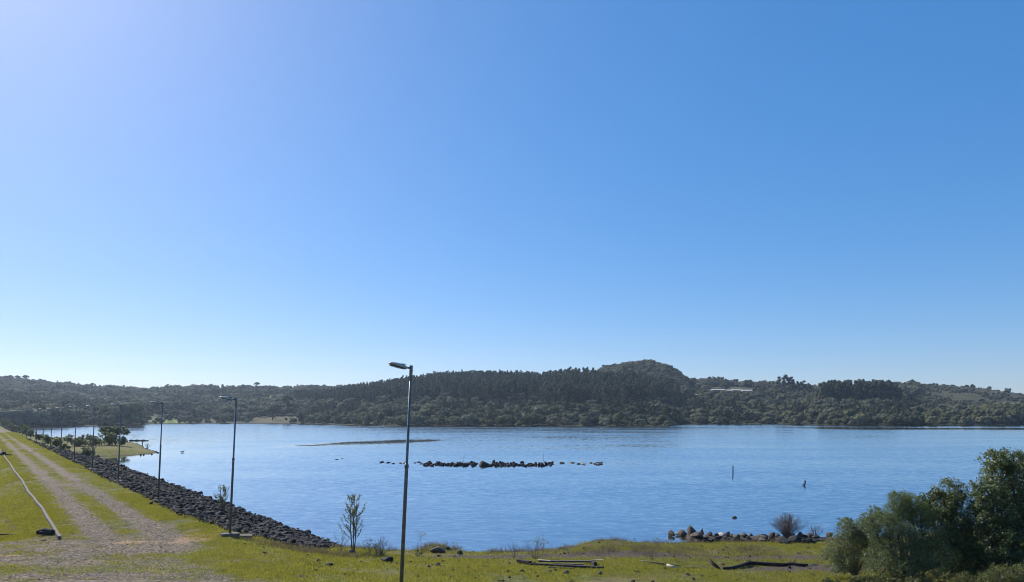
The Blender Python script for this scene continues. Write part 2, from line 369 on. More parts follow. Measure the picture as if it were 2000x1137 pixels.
# ------------------------------------------------------------------ object helpers
def mesh_np(name, V, Fq, mat, smooth=False):
    me = bpy.data.meshes.new(name)
    V = np.asarray(V, np.float32); Fq = np.asarray(Fq, np.int32); k = Fq.shape[1]
    me.vertices.add(len(V)); me.vertices.foreach_set('co', V.ravel())
    me.loops.add(Fq.size); me.loops.foreach_set('vertex_index', Fq.ravel())
    me.polygons.add(len(Fq)); me.polygons.foreach_set('loop_start', np.arange(0, Fq.size, k, dtype=np.int32))
    me.polygons.foreach_set('loop_total', np.full(len(Fq), k, np.int32))
    me.update(calc_edges=True)
    if smooth: me.shade_smooth()
    if mat is not None: me.materials.append(mat)
    return me
def link(name, data, parent=None, loc=(0, 0, 0), rot=(0, 0, 0), scale=(1, 1, 1)):
    o = bpy.data.objects.new(name, data); C.objects.link(o)
    o.location = loc; o.rotation_euler = rot; o.scale = scale
    if parent: o.parent = parent
    return o
def tag(o, label, cat, group=None):
    o['label'] = label; o['category'] = cat
    if group: o['group'] = group
    return o
def kind(o, k): o['kind'] = k; return o
class MB:                                    # small mesh builder
    def __init__(s): s.bm = bmesh.new()
    def box(s, c, size, rot=(0, 0, 0), bevel=0):
        r = bmesh.ops.create_cube(s.bm, size=1)
        mtx = Matrix.Translation(c) @ Euler(rot).to_matrix().to_4x4() @ Matrix.Diagonal((*size, 1))
        bmesh.ops.transform(s.bm, matrix=mtx, verts=r['verts'])
        if bevel:
            es = list({e for v in r['verts'] for e in v.link_edges})
            bmesh.ops.bevel(s.bm, geom=es, offset=bevel, segments=2, affect='EDGES', profile=0.6)
        return s
    def tube(s, pts, radii, n=8, cap=True):
        pts = [Vector(p) for p in pts]
        if not isinstance(radii, (list, tuple)): radii = [radii] * len(pts)
        rings = []
        up = Vector((0, 0, 1))
        for i, p in enumerate(pts):
            t = (pts[min(i + 1, len(pts) - 1)] - pts[max(i - 1, 0)]).normalized()
            a = t.cross(up if abs(t.z) < 0.95 else Vector((1, 0, 0))).normalized(); b = t.cross(a)
            rings.append([s.bm.verts.new(p + (a * math.cos(k * 2 * math.pi / n) + b * math.sin(k * 2 * math.pi / n)) * radii[i]) for k in range(n)])
        for i in range(len(rings) - 1):
            for k in range(n):
                s.bm.faces.new((rings[i][k], rings[i][(k + 1) % n], rings[i + 1][(k + 1) % n], rings[i + 1][k]))
        if cap:
            s.bm.faces.new(rings[0][::-1]); s.bm.faces.new(rings[-1])
        return s
    def loft(s, sections):                   # list of rings of points
        rings = [[s.bm.verts.new(p) for p in r] for r in sections]; n = len(rings[0])
        for i in range(len(rings) - 1):
            for k in range(n):
                s.bm.faces.new((rings[i][k], rings[i][(k + 1) % n], rings[i + 1][(k + 1) % n], rings[i + 1][k]))
        s.bm.faces.new(rings[0][::-1]); s.bm.faces.new(rings[-1]); return s
    def mesh(s, name, mat, smooth=False):
        bmesh.ops.recalc_face_normals(s.bm, faces=s.bm.faces)
        me = bpy.data.meshes.new(name); s.bm.to_mesh(me); s.bm.free()
        if smooth: me.shade_smooth()
        me.materials.append(mat); return me
def ico(sub):
    bm = bmesh.new(); bmesh.ops.create_icosphere(bm, subdivisions=sub, radius=1)
    V = np.array([v.co[:] for v in bm.verts]); Fa = np.array([[v.index for v in f.verts] for f in bm.faces]); bm.free(); return V, Fa
ICO1, ICO2, ICO3 = ico(1), ico(2), ico(3)
def rock_mesh(name, seed, mat, planes=14, flat=0.75, base=ICO3):
    r = np.random.default_rng(seed); V, Fa = base
    P = r.normal(size=(planes, 3)); P /= np.linalg.norm(P, axis=1)[:, None]; D = r.uniform(0.45, 0.9, planes)
    dots = V @ P.T
    rad = np.where(dots > 0.05, D[None, :] / np.maximum(dots, 0.05), 9).min(axis=1)
    rad = np.minimum(rad, 1.05)
    rad *= 1 + 0.06 * (vnoise(V[:, 0] * 3 + seed, V[:, 1] * 3 + V[:, 2] * 2.3, seed) - 0.5)
    W = V * rad[:, None] * np.array([1.0, 0.85, flat])
    return mesh_np(name, W, Fa, mat, smooth=False)
def leaves(cent, nrm, size, r, aspect=0.6):
    """one diamond leaf (or leaf clump) per centre, facing along nrm"""
    n = len(cent); nrm = nrm / np.maximum(np.linalg.norm(nrm, axis=1)[:, None], 1e-6)
    t = r.normal(size=(n, 3)); t -= (t * nrm).sum(1)[:, None] * nrm; t /= np.maximum(np.linalg.norm(t, axis=1)[:, None], 1e-6)
    b = np.cross(nrm, t); sz = (size * r.uniform(0.6, 1.4, n))[:, None] * 0.5
    V = np.stack([cent + t * sz, cent + b * sz * aspect, cent - t * sz, cent - b * sz * aspect], 1).reshape(-1, 3)
    return V, np.arange(4 * n).reshape(n, 4)
def merge(parts):
    Vs, Fs, o = [], [], 0
    for V, Fa in parts: Vs.append(V); Fs.append(Fa + o); o += len(V)
    return np.concatenate(Vs), np.concatenate(Fs)
def core_quads(c, rad):                      # a small solid lump inside a lobe so that it is not see-through
    V, Fa = ICO1
    return V * rad + c, np.hstack([Fa, Fa[:, 2:3]])
def tri_core(parts_tri): pass

# lobed crown: leaf clumps over many overlapping lobes
def crown(seed, lobes, nleaf, lsize, jitter=0.55, upbias=0.25, fill=0.9):
    r = np.random.default_rng(seed); cs = []; ns = []
    tot = sum(l[3] ** 2 for l in lobes)
    for (x, y, z, rad, *sq) in lobes:
        q = sq[0] if sq else 0.85
        n = max(6, int(nleaf * rad ** 2 / tot))
        d = r.normal(size=(n, 3)); d[:, 2] += upbias; d /= np.linalg.norm(d, axis=1)[:, None]
        rr = rad * r.uniform(0.72, 1.06, n) * fill
        cs.append(np.array([x, y, z]) + d * rr[:, None] * np.array([1, 1, q])); ns.append(d + r.normal(size=(n, 3)) * jitter)
    return leaves(np.concatenate(cs), np.concatenate(ns), lsize, r, 0.75)
def with_cores(LV, LF, lobes, k=0.72):
    V, Fa = ICO1; vs = [LV]; fs_t = []; o = len(LV)
    bmv = [LV]
    tri = []
    for (x, y, z, rad, *sq) in lobes:
        q = sq[0] if sq else 0.85
        bmv.append(V * rad * k * np.array([1, 1, q]) + np.array([x, y, z])); tri.append(Fa + o); o += len(V)
    return np.concatenate(bmv), LF, np.concatenate(tri)
def mesh_mixed(name, V, Q, T, mat):
    me = bpy.data.meshes.new(name)
    V = np.asarray(V, np.float32); me.vertices.add(len(V)); me.vertices.foreach_set('co', V.ravel())
    li = np.concatenate([Q.ravel(), T.ravel()]).astype(np.int32)
    me.loops.add(len(li)); me.loops.foreach_set('vertex_index', li)
    tot = np.concatenate([np.full(len(Q), 4), np.full(len(T), 3)]).astype(np.int32)
    st = np.concatenate([[0], np.cumsum(tot)[:-1]]).astype(np.int32)
    me.polygons.add(len(tot)); me.polygons.foreach_set('loop_start', st); me.polygons.foreach_set('loop_total', tot)
    me.update(calc_edges=True); me.materials.append(mat); return me

def scatter(name, pts, rot, scl, protos, label, cat=None):
    """one object whose geometry nodes set copies of the given meshes on its points"""
    me = bpy.data.meshes.new(name); n = len(pts)
    me.vertices.add(n); me.vertices.foreach_set('co', np.asarray(pts, np.float32).ravel())
    a = me.attributes.new('rot', 'FLOAT_VECTOR', 'POINT'); a.data.foreach_set('vector', np.asarray(rot, np.float32).ravel())
    a = me.attributes.new('scl', 'FLOAT_VECTOR', 'POINT'); a.data.foreach_set('vector', np.asarray(scl, np.float32).ravel())
    a = me.attributes.new('idx', 'INT', 'POINT'); a.data.foreach_set('value', rng.integers(0, len(protos), n).astype(np.int32))
    for p in protos:
        for mm in p.materials:
            if mm.name not in me.materials: me.materials.append(mm)
    o = link(name, me)
    g = bpy.data.node_groups.new(name + '_nodes', 'GeometryNodeTree')
    g.interface.new_socket('Geometry', in_out='INPUT', socket_type='NodeSocketGeometry')
    g.interface.new_socket('Geometry', in_out='OUTPUT', socket_type='NodeSocketGeometry')
    gi = g.nodes.new('NodeGroupInput'); go = g.nodes.new('NodeGroupOutput')
    ip = g.nodes.new('GeometryNodeInstanceOnPoints'); ip.inputs['Pick Instance'].default_value = True
    g.links.new(gi.outputs[0], ip.inputs['Points'])
    jn = g.nodes.new('GeometryNodeJoinGeometry')
    for p in protos:
        po = bpy.data.objects.new(p.name, p)      # data source only, never linked to the scene
        oi = g.nodes.new('GeometryNodeObjectInfo'); oi.inputs['Object'].default_value = po; oi.inputs['As Instance'].default_value = False
        ti = g.nodes.new('GeometryNodeGeometryToInstance'); g.links.new(oi.outputs['Geometry'], ti.inputs[0]); g.links.new(ti.outputs[0], jn.inputs[0])
    g.links.new(jn.outputs[0], ip.inputs['Instance'])
    for nm, dt, sk in (('rot', 'FLOAT_VECTOR', 'Rotation'), ('scl', 'FLOAT_VECTOR', 'Scale'), ('idx', 'INT', 'Instance Index')):
        na = g.nodes.new('GeometryNodeInputNamedAttribute'); na.data_type = dt; na.inputs['Name'].default_value = nm
        g.links.new(na.outputs[0], ip.inputs[sk])
    g.links.new(ip.outputs[0], go.inputs[0])
    mod = o.modifiers.new('scatter', 'NODES'); mod.node_group = g
    o['kind'] = 'stuff'; o['label'] = label
    if cat: o['category'] = cat
    return o

# ------------------------------------------------------------------ the land sheet (polar grid round the camera)
ang = np.radians(np.concatenate([np.linspace(-180, -62, 24)[:-1], np.linspace(-62, -39, 60)[:-1], np.linspace(-39, 39, 1150)[:-1], np.linspace(39, 62, 60)[:-1], np.linspace(62, 180, 24)]))
rad = np.concatenate([np.array([0.0, 4, 8, 12]), np.linspace(15, 22, 20)[:-1], np.linspace(22, 62, 330)[:-1],
                      np.exp(np.linspace(math.log(62), math.log(430), 170))[:-1], np.linspace(430, 1230, 260)[:-1], np.linspace(1230, 1480, 12)])
RR, AA = np.meshgrid(rad, ang, indexing='ij')
X = RR * np.sin(AA); Y = RR * np.cos(AA)
Z = ground_h(X.ravel(), Y.ravel())
x, y = X.ravel(), Y.ravel()
nr, na_ = RR.shape
ii = (np.arange(nr - 1)[:, None] * na_ + np.arange(na_ - 1)[None, :]).ravel()
Q = np.stack([ii, ii + 1, ii + na_ + 1, ii + na_], 1)[:, ::-1]
me = mesh_np('ground', np.stack([x, y, Z], 1), Q, M['land'], smooth=True)
def attr(me, nm, v): a = me.attributes.new(nm, 'FLOAT', 'POINT'); a.data.foreach_set('value', np.asarray(v, np.float32))
s_ = x + A * y
PXY = 1000 + F * x / np.maximum(y, 5)
PYY = HY + F * (CZ - Z) / np.maximum(y, 5)       # used only to find where the tracks meet
def track_mask(x, y):
    s = x + A * y
    fade = ss(24, 34, y)
    tr = 0
    near = ss(60, 30, y)
    for c, wd in ((6.3, 1.0), (8.65, 1.0)):
        tr = np.maximum(tr, np.exp(-((s - c - .25 * near * np.sign(c - 7)) / (wd + .12 + .45 * near)) ** 2 * 1.1))
    mid = (0.47 + .10 * near) * ((s > 6.3) & (s < 8.7))
    tr = np.maximum(tr * 0.95, mid)
    # the wide gravel apron where the tracks turn off in front of the dam
    edge_r = -17.0 - (y - 32.6) * .80 + .5 * fbm(y / 1.5, y * 0, 58, 2)            # right edge of the apron at each depth (bulges towards the camera)
    apron = ss(0.8, -0.8, x - np.clip(edge_r, -30, -3.0)) * ss(32.6, 30.2, y + 0.12 * (x + 16) * (x < -19))
    return np.clip(np.maximum(tr * ss(26, 30, y), apron * (0.66 + .22 * fbm(x / 2.2, y / 1.1, 55, 3))), 0, 1)
gr = track_mask(x, y)
strip = np.exp(-((y - 24.2 - 0.02 * x) / 0.45) ** 2) * ss(-7, -10, x)       # grassy strip across the apron
gr = gr * (1 - 0.6 * strip)
attr(me, 'gravel', gr * (y < 330))
attr(me, 'rocky', ss(-0.5, 0.3, rock_zone(x, y)) * (y < 420) * ss(.5, -.5, seg_poly_sd(x, y, PEN)))
soil = np.exp(-(((x + 14.6) / 1.1) ** 2 + ((y - 32.2) / 2.2) ** 2)) + 0.9 * np.exp(-(((x + 17.2) / 1.5) ** 2 + ((y - 30.6) / 0.4) ** 2)) + np.exp(-(((x + 20.6) / 1.4) ** 2 + ((y - 27.3) / 0.35) ** 2))
attr(me, 'soil', np.clip(soil, 0, 1))
farm = ss(330, 390, y)
attr(me, 'far', farm)
ys_ = np.interp(x, shx, shy)
attr(me, 'wet', ss(0.22, 0.04, Z) * (y > 30))
def bare_mask(x, y):
    s_ = x + A * y; ys_ = np.interp(x, shx, shy)
    g = lambda cx, cy, rx, ry: np.exp(-(((x - cx) / rx) ** 2 + ((y - cy) / ry) ** 2))
    bare = 0.45 * np.exp(-((ys_ - y - 1.0) / 1.2) ** 2) * (x > -12) * (x < 10) + 0.8 * g(3, 34.2, 6.5, 1.3) + 0.85 * g(13.4, 31.2, 5.0, 1.1) + .7 * g(15, 34.6, 4.5, 1.0) \
         + 0.5 * g(6, 35.4, 2.6, 1.4) + 0.6 * g(-9.6, 32.4, 2.0, .8) + 0.6 * g(-2.5, 33.4, 2.4, .9) + 0.20 * (x > -4) * (y < 45)
    bare = bare + 1.1 * np.exp(-((y - (44.4 - .10 * (x - 12))) / 1.6) ** 2) * (x > 11) * (x < 26) + .5 * g(18, 42.2, 3.5, .7)
    for c0, wd in ((0.6, 0.5), (2.2, 0.3), (-1.6, 0.7)):
        bare = bare + 0.6 * np.exp(-(((s_ - c0 + 0.06 * (y - 36)) / wd) ** 2)) * ss(34, 37, y) * ss(62, 50, y)
    return np.clip(bare, 0, 1) * (y < 70) * (x > -60)
bare = bare_mask(x, y)
attr(me, 'bare', np.clip(bare, 0, 1) * (y < 70) * (x > -60))
def px_blob(px, d, wpx, wd): return np.exp(-(((PXY - px) / wpx) ** 2 + ((y - d) / wd) ** 2) ** 2)
LUSH = [(545, 870, 48, 70), (1790, 700, 60, 22), (320, 572, 52, 26), (172, 560, 22, 50), (470, 880, 14, 30), (1650, 640, 26, 10), (1860, 720, 30, 12)]
TAN = [(520, 592, 100, 58), (300, 600, 40, 26), (1840, 780, 50, 60), (1840, 660, 34, 24), (1895, 905, 115, 165), (1440, 900, 50, 60), (225, 640, 35, 50), (1950, 960, 60, 60), (640, 700, 20, 20), (1560, 560, 20, 12), (1280, 470, 30, 16)]
lush = sum(px_blob(*t) for t in LUSH); tan = sum(px_blob(*t) for t in TAN)
attr(me, 'lush', np.clip(lush, 0, 1) * farm); attr(me, 'tan', np.clip(tan, 0, 1) * farm * 0.9)
kind(link('ground', me), 'structure')
def clearing(x, y):
    px = 1000 + F * x / y
    f = lambda t: np.exp(-(((px - t[0]) / t[2]) ** 2 + ((y - t[1]) / t[3]) ** 2) ** 2)
    return sum(f(t) for t in LUSH) * 1.2 + sum(f(t) for t in TAN) * 0.85

# ------------------------------------------------------------------ the lake
wx = np.concatenate([np.linspace(-1400, -200, 40), np.linspace(-200, 200, 240)[1:], np.linspace(200, 1400, 40)[1:]])
wy = np.concatenate([np.linspace(30, 230, 220), np.linspace(230, 700, 170)[1:]])
WX, WY = np.meshgrid(wx, wy, indexing='ij'); n1, n2 = WX.shape
ii = (np.arange(n1 - 1)[:, None] * n2 + np.arange(n2 - 1)[None, :]).ravel()
Qw = np.stack([ii, ii + n2, ii + n2 + 1, ii + 1], 1)
me = mesh_np('lake', np.stack([WX.ravel(), WY.ravel(), np.zeros(WX.size)], 1), Qw, M['water'], smooth=True)
wxf, wyf = WX.ravel(), WY.ravel(); wpx = 1000 + F * wxf / wyf; wsh = np.interp(wpx, _cx, _cs)
ruf = np.full(wxf.shape, 1.0)
calm = np.exp(-(np.abs(wyf - np.interp(wpx, [480, 600, 700, 860], [158, 172, 188, 206])) / np.interp(wpx, [470, 600, 700, 780, 870], [4, 9, 17, 17, 7])) ** 1.9) * ss(400, 640, wpx) * ss(900, 830, wpx)
calm = np.clip(calm * (1.05 + .55 * fbm(wxf / 9, wyf / 1.6, 12, 3)), 0, 1)         # glassy streak
lee = np.exp(-(np.abs(wyf - np.interp(wpx, [1500, 1700, 2000], [385, 365, 352])) / np.interp(wpx, [1500, 1650, 1900, 2100], [6, 26, 22, 22])) ** 3) * ss(1480, 1640, wpx)                                                        # sheltered strip under the right shore
leel = ss(30, 5, wsh - wyf) * 0.6
cove = ss(10, 0, np.hypot((wxf + 80) / 1.2, (wyf - 118) / 1.6) - 8) * 0.7
leftq = ss(700, 250, wpx) * ss(50, 90, wyf) * ss(300, 200, wyf) * 0.65
ruf = ruf * (1 - 0.93 * calm) * (1 - 0.9 * lee) * (1 - leel) * (1 - cove) * (1 - leftq)
attr(me, 'ruffle', ruf)
kind(link('water', me), 'structure')

# ------------------------------------------------------------------ street lamps along the dam
tilt = 0.045
def lamp_parts():
    Hh = 6.5
    pole = MB().tube([(0, 0, -0.15), (0, 0, 3.6), (0, 0, 3.68), (0, 0, Hh)], [0.056, 0.052, 0.040, 0.036], 14).mesh('lamp_pole', M['pole'], True)
    collar = MB().tube([(0, 0, 3.57), (0, 0, 3.66), (0, 0, 3.70)], [0.060, 0.060, 0.042], 14).mesh('lamp_collar', M['pole'], True)
    m = MB(); m.tube([(0, 0, Hh - 0.42), (0, 0, Hh + 0.03)], [0.048, 0.048], 12); m.tube([(0.02, 0, Hh - 0.05), (-0.17, 0, Hh - 0.045)], [0.030, 0.028], 10)
    m.box((0.055, 0, Hh - 0.30), (0.03, 0.03, 0.03)); m.box((0.055, 0, Hh - 0.12), (0.03, 0.03, 0.03))
    br = m.mesh('lamp_bracket', M['pole'], False)
    def ring(xx, hw, zt, zb, n=10):
        pts = []
        for k in range(n):
            t = k / (n - 1) * math.pi; pts.append((xx, math.cos(t) * hw, zb + (zt - zb) * math.sin(t) ** 0.7))
        for k in range(4):
            t = (k + 1) / 5; pts.append((xx, -hw + 2 * hw * t, zb))
        return pts
    tiltm = lambda p: (p[0], p[1], p[2] + Hh - 0.045 - (p[0] + 0.15) * 0.16)
    secs = [(-0.15, 0.045, 0.03, -0.03), (-0.21, 0.085, 0.048, -0.045), (-0.34, 0.125, 0.062, -0.048), (-0.46, 0.135, 0.062, -0.046), (-0.60, 0.125, 0.050, -0.040), (-0.70, 0.095, 0.030, -0.030), (-0.76, 0.045, 0.004, -0.018)]
    head = MB().loft([[tiltm(p) for p in ring(*s)] for s in secs]).mesh('lamp_housing', M['lamp'], True)
    fr = MB(); fr.loft([[tiltm((xx, yy * hw, -0.048 + dz)) for yy, dz in ((-1, 0), (1, 0), (1, -.018), (-1, -.018))] for xx, hw in ((-0.22, 0.08), (-0.34, 0.12), (-0.60, 0.122), (-0.71, 0.085))])
    frame = fr.mesh('lamp_frame', M['lamp_dark'])
    ln = MB(); ln.loft([[tiltm((xx, yy * hw, -0.068 + dz)) for yy, dz in ((-1, 0), (1, 0), (0.8, -.014), (-0.8, -.014))] for xx, hw in ((-0.40, 0.09), (-0.66, 0.085))])
    lens = ln.mesh('lamp_lens', M['lens'])
    fn = MB()
    for k in range(6): fn.box(tiltm((-0.30, -0.06 + k * 0.024, 0.066)), (0.15, 0.006, 0.022))
    fins = fn.mesh('lamp_fins', M['lamp_dark'])
    return pole, collar, br, head, frame, lens, fins
LP = lamp_parts()
LAMP_LABEL = {
 1: 'nearest lamp post, rising tall in front of the lake with its foot below the frame',
 2: 'lamp post standing on a broken concrete slab where the stone slope begins',
 3: 'third nearest lamp post, beside a lone black stone on the grass verge',
 4: 'fourth nearest lamp post, its foot among the dark stones, in line with the grassy point',
 5: 'lamp post in front of the umbrella-crowned tree on the grassy point',
 6: 'lamp post in front of the low bushes left of the grassy point',
 7: 'lamp post left of the bushes on the point, with green shrubs at its foot'}
ORD = ['', 'first', 'second', 'third', 'fourth', 'fifth', 'sixth', 'seventh', 'eighth', 'ninth', 'tenth', 'eleventh', 'twelfth', 'thirteenth', 'fourteenth', 'fifteenth', 'sixteenth', 'seventeenth', 'eighteenth', 'nineteenth', 'twentieth', 'twenty-first', 'twenty-second', 'twenty-third', 'twenty-fourth']
dam_az = math.atan2(A, 1)
for k in range(1, 24):
    d = 12.68 * (k + 0.55)
    ptop = -50 + 1303 / (k + 0.55)
    if k == 1: ptop = 803
    h = 6.5 / d * F
    z = 3.05 if k == 1 else CREST - 0.02
    lean = tilt * random.uniform(0.85, 1.12) if k > 1 else 0.0455
    pb = ptop - h * lean
    xb = (pb - 1000) / F * d
    t = link('street_lamp', None, None, (xb, d, z if k == 1 else min(CREST + .0, gh(xb, d))))
    t.location.z = (3.05 if k == 1 else CREST) 
    t.rotation_euler = (random.uniform(-.006, .006), lean, 0)
    tag(t, LAMP_LABEL.get(k, '%s nearest lamp post along the dam, small against the dark far shore' % ORD[k]), 'street lamp', 'lamp posts in a row along the dam')
    for nm, me_ in (('pole', LP[0]), ('collar', LP[1])): link(nm, me_, t)
    yaw = dam_az + random.uniform(-.05, .05) + (0.15 if k == 1 else 0)
    br = link('bracket', LP[2], t, rot=(0, 0, yaw)); hd = link('lamp_head', LP[3], t, rot=(0, 0, yaw))
    for nm, me_ in (('frame', LP[4]), ('lens', LP[5])):
        link(nm, me_, hd)
    if k < 6: link('cooling_fins', LP[6], hd)
    if k >= 2:
        f = MB().box((0, 0, 0.0), (0.55, 0.42, 0.18) if k > 2 else (0.80, 0.45, 0.20), (0, 0, dam_az), bevel=0.02).mesh('footing', M['concrete'])
        link('footing', f, t, (0, 0, 0.02))

# ------------------------------------------------------------------ rocks
RK = [rock_mesh('basalt_rock', 100 + k, M['rock'], 8, 0.8, ICO3) for k in range(7)]
RKF = [rock_mesh('basalt_rock', 110 + k, M['rock'], 9, 0.8, ICO3) for k in range(6)]
RB = [rock_mesh('boulder', 200 + k, M['boulder'], 8, 0.9, ICO3) for k in range(5)]
RP = [rock_mesh('pale_boulder', 230 + k, M['pale_rock'], 9, 0.9, ICO3) for k in range(2)]
RBK = [rock_mesh('black_boulder', 240 + k, M['black_rock'], 8, 0.8, ICO3) for k in range(3)]
# stone facing of the dam: the largest 300 in view one by one, the rest as one scatter
pts = []
for (y0, y1, n) in ((34.8, 46, 12000), (46, 70, 15000), (70, 130, 14000), (130, 330, 11000)):
    yy = rng.uniform(y0, y1, n); s = rng.uniform(11.5, 23.6, n); xx = s - A * yy
    rz = rock_zone(xx, yy)
    keep = (rz > 0) | ((rz > -1.2) & (rng.random(n) < 0.15))
    keep &= seg_poly_sd(xx, yy, PEN) < 0.3
    sz = rng.uniform(0.045, 0.118, n) * (1 + 1.1 * rng.random(n) ** 6) * (1 + 0.5 * (rng.random(n) < 0.12)) * (1 + 0.25 * (y0 > 69) + 0.5 * (y0 > 129))
    pts.append(np.stack([xx, yy, sz], 1)[keep])
pts = np.concatenate(pts)
show = pts[:, 2] / pts[:, 1]; show[(pts[:, 0] + A * pts[:, 1]) < 12] = 0
order = np.argsort(-show); ind = pts[order[:300]]; rest = pts[order[300:]]
G_ = 'dark stones facing the dam slope'
for k, (xx, yy, sz) in enumerate(ind):
    o = link('stone', RK[k % 7], None, (xx, yy, gh(xx, yy) + sz * random.uniform(.05, .4)), (random.uniform(-.5, .5), random.uniform(-.5, .5), random.uniform(0, 6.3)), (sz * random.uniform(.85, 1.35), sz * random.uniform(.8, 1.1), sz * random.uniform(.8, 1.15)))
    tag(o, 'dark angular stone in the near end of the stone-covered dam slope', 'stone', G_)
gz = ground_h(rest[:, 0], rest[:, 1]); n = len(rest)
scatter('stone_facing', np.stack([rest[:, 0], rest[:, 1], gz + rest[:, 2] * rng.uniform(0, .5, n)], 1), rng.uniform(-.6, .6, (n, 3)) * [1, 1, 9],
        rest[:, 2:3] * rng.uniform(.75, 1.35, (n, 3)), RK, 'dark broken stones covering the lake side of the dam')
# rocks breaking the surface in a long bar
bar_env = [(745, 769, 4), (775, 792, 4), (806, 824, 4), (827, 870, 9), (870, 895, 7), (893, 932, 9), (957, 1020, 10), (1020, 1052, 8), (1052, 1076, 9), (1074, 1100, 5), (1113, 1130, 4), (1134, 1150, 4), (1150, 1176, 5)]
bar_name = ['small dark rock at the far left tip of the rock bar', 'small rock with a pale top left of the nearest lamp pole in the rock bar', 'low flat rock just right of the nearest lamp pole in the rock bar',
 'dark rock in the left end of the main rock bar', 'dark rock left of centre in the rock bar', 'dark rock just left of the big hump of the rock bar', 'dark rock just right of the big hump of the rock bar',
 'dark rock right of centre in the rock bar', 'dark rock by the thin twig at the right of the rock bar', 'low rock at the right end of the main rock bar', 'tiny pale rock in the gap of the rock bar', 'tiny pale rock near the right tip of the rock bar', 'low dark rock at the right tip of the rock bar']
for gi, (p0, p1, hp) in enumerate(bar_env):
    n = int((p1 - p0) / (3.2 if hp > 6 else 5.0)) + 1
    for k in range(n * (2 if hp > 6 else 1)):
        px = random.uniform(p0, p1); py = 909.5 + random.uniform(-3.2, 1.8) + (px - 950) * 0.004 - (3 if hp < 6 else 0)
        c = on_water(px, py); hgt = random.uniform(.3, .85) * hp * c.y / F
        sx = random.uniform(.18, .36) * (1.4 if hp < 6 else 1)
        mt = RKF[k % 6] if not (gi in (1, 10, 11) and k % 2) else RP[k % 2]
        o = link('rock', mt, None, (c.x, c.y, hgt * .25), (random.uniform(-.4, .4), random.uniform(-.4, .4), random.uniform(0, 6.3)), (sx * 1.25, sx, max(hgt, .14) * (0.9 if hp > 6 else .6)))
        tag(o, bar_name[gi], 'rock', 'rocks of the bar breaking the lake surface')
c = on_water(944, 911)
o = link('boulder', RKF[2], None, (c.x, c.y, 0.18), (0, 0, .4), (1.15, 1.0, 1.05)); tag(o, 'largest dark rounded boulder in the middle of the rock bar', 'boulder')
for px, py, w_, lb in ((657, 898, .35, 'tiny dark rock awash in the lake, left of the rock bar'), (668, 896.5, .22, 'tiniest of two specks of rock awash left of the rock bar'), (1167, 903.5, .5, 'flat dark rock just behind the right tip of the rock bar')):
    c = on_water(px, py); tag(link('rock', RKF[1], None, (c.x, c.y, 0.02), (0, 0, .3), (w_, w_ * .6, .16)), lb, 'rock')
for px, py, hp, ln, lb in ((905, 905, 20, 3, 'thin leaning twig rising from the left of the rock bar'), (1062, 903, 22, -1, 'thin upright twig rising from the right of the rock bar')):
    c = on_water(px, py); h = hp * c.y / F
    m = MB().tube([(0, 0, -.2), (ln * .03, 0, h * .5), (ln * .12, 0, h)], [.022, .016, .008], 6).tube([(ln * .03, 0, h * .5), (ln * .03 - .2, 0, h * .75)], [.012, .006], 5).mesh('twig', M['dark_wood'])
    tag(link('twig', m, None, c), lb, 'twig')
# things standing in the lake
c = on_water(1431.5, 927)
m = MB().tube([(0, 0, -.4), (0.01, 0, .6), (0.0, 0, 1.22)], [.075, .07, .06], 9).mesh('post', M['dark_wood'])
tag(link('mooring_post', m, None, c), 'single upright wooden post standing in the open lake', 'post')
c = on_water(1571, 949)
m = MB().tube([(0, 0, -.4), (0.02, 0, .12), (.10, 0, .33), (.06, 0, .5), (.13, 0, .66)], [.10, .09, .07, .10, .035], 8).tube([(-.12, 0, -.3), (-.16, 0, .16), (-.13, 0, .3)], [.05, .04, .03], 7).tube([(.02, 0, .05), (-.14, 0, .12)], [.05, .04], 7).tube([(.07, 0, .47), (.17, 0, .43)], [.05, .02], 6).mesh('stump', M['dark_wood'])
tag(link('tree_stump', m, None, c), 'dark forked dead stump poking out of the lake at the right', 'stump')
c = on_water(1435, 1012)
tag(link('rock', RB[1], None, (c.x, c.y, .03), (0.1, 0.15, .5), (.26, .2, .16)), 'small lone rock poking out of the water beyond the shore boulders', 'rock')
c = on_water(356, 884)
b = link('water_bird', MB().tube([(-.28, 0, .10), (-.12, 0, .13), (.1, 0, .14), (.24, 0, .10)], [.03, .11, .12, .05], 10).tube([(.18, 0, .15), (.25, 0, .30), (.33, 0, .33)], [.04, .035, .02], 8).mesh('bird_body', M['bird'], True), None, c, (0, 0, .4), (1.4, 1.4, 1.4))
tag(b, 'tiny pale water bird floating right of the grassy point', 'bird')
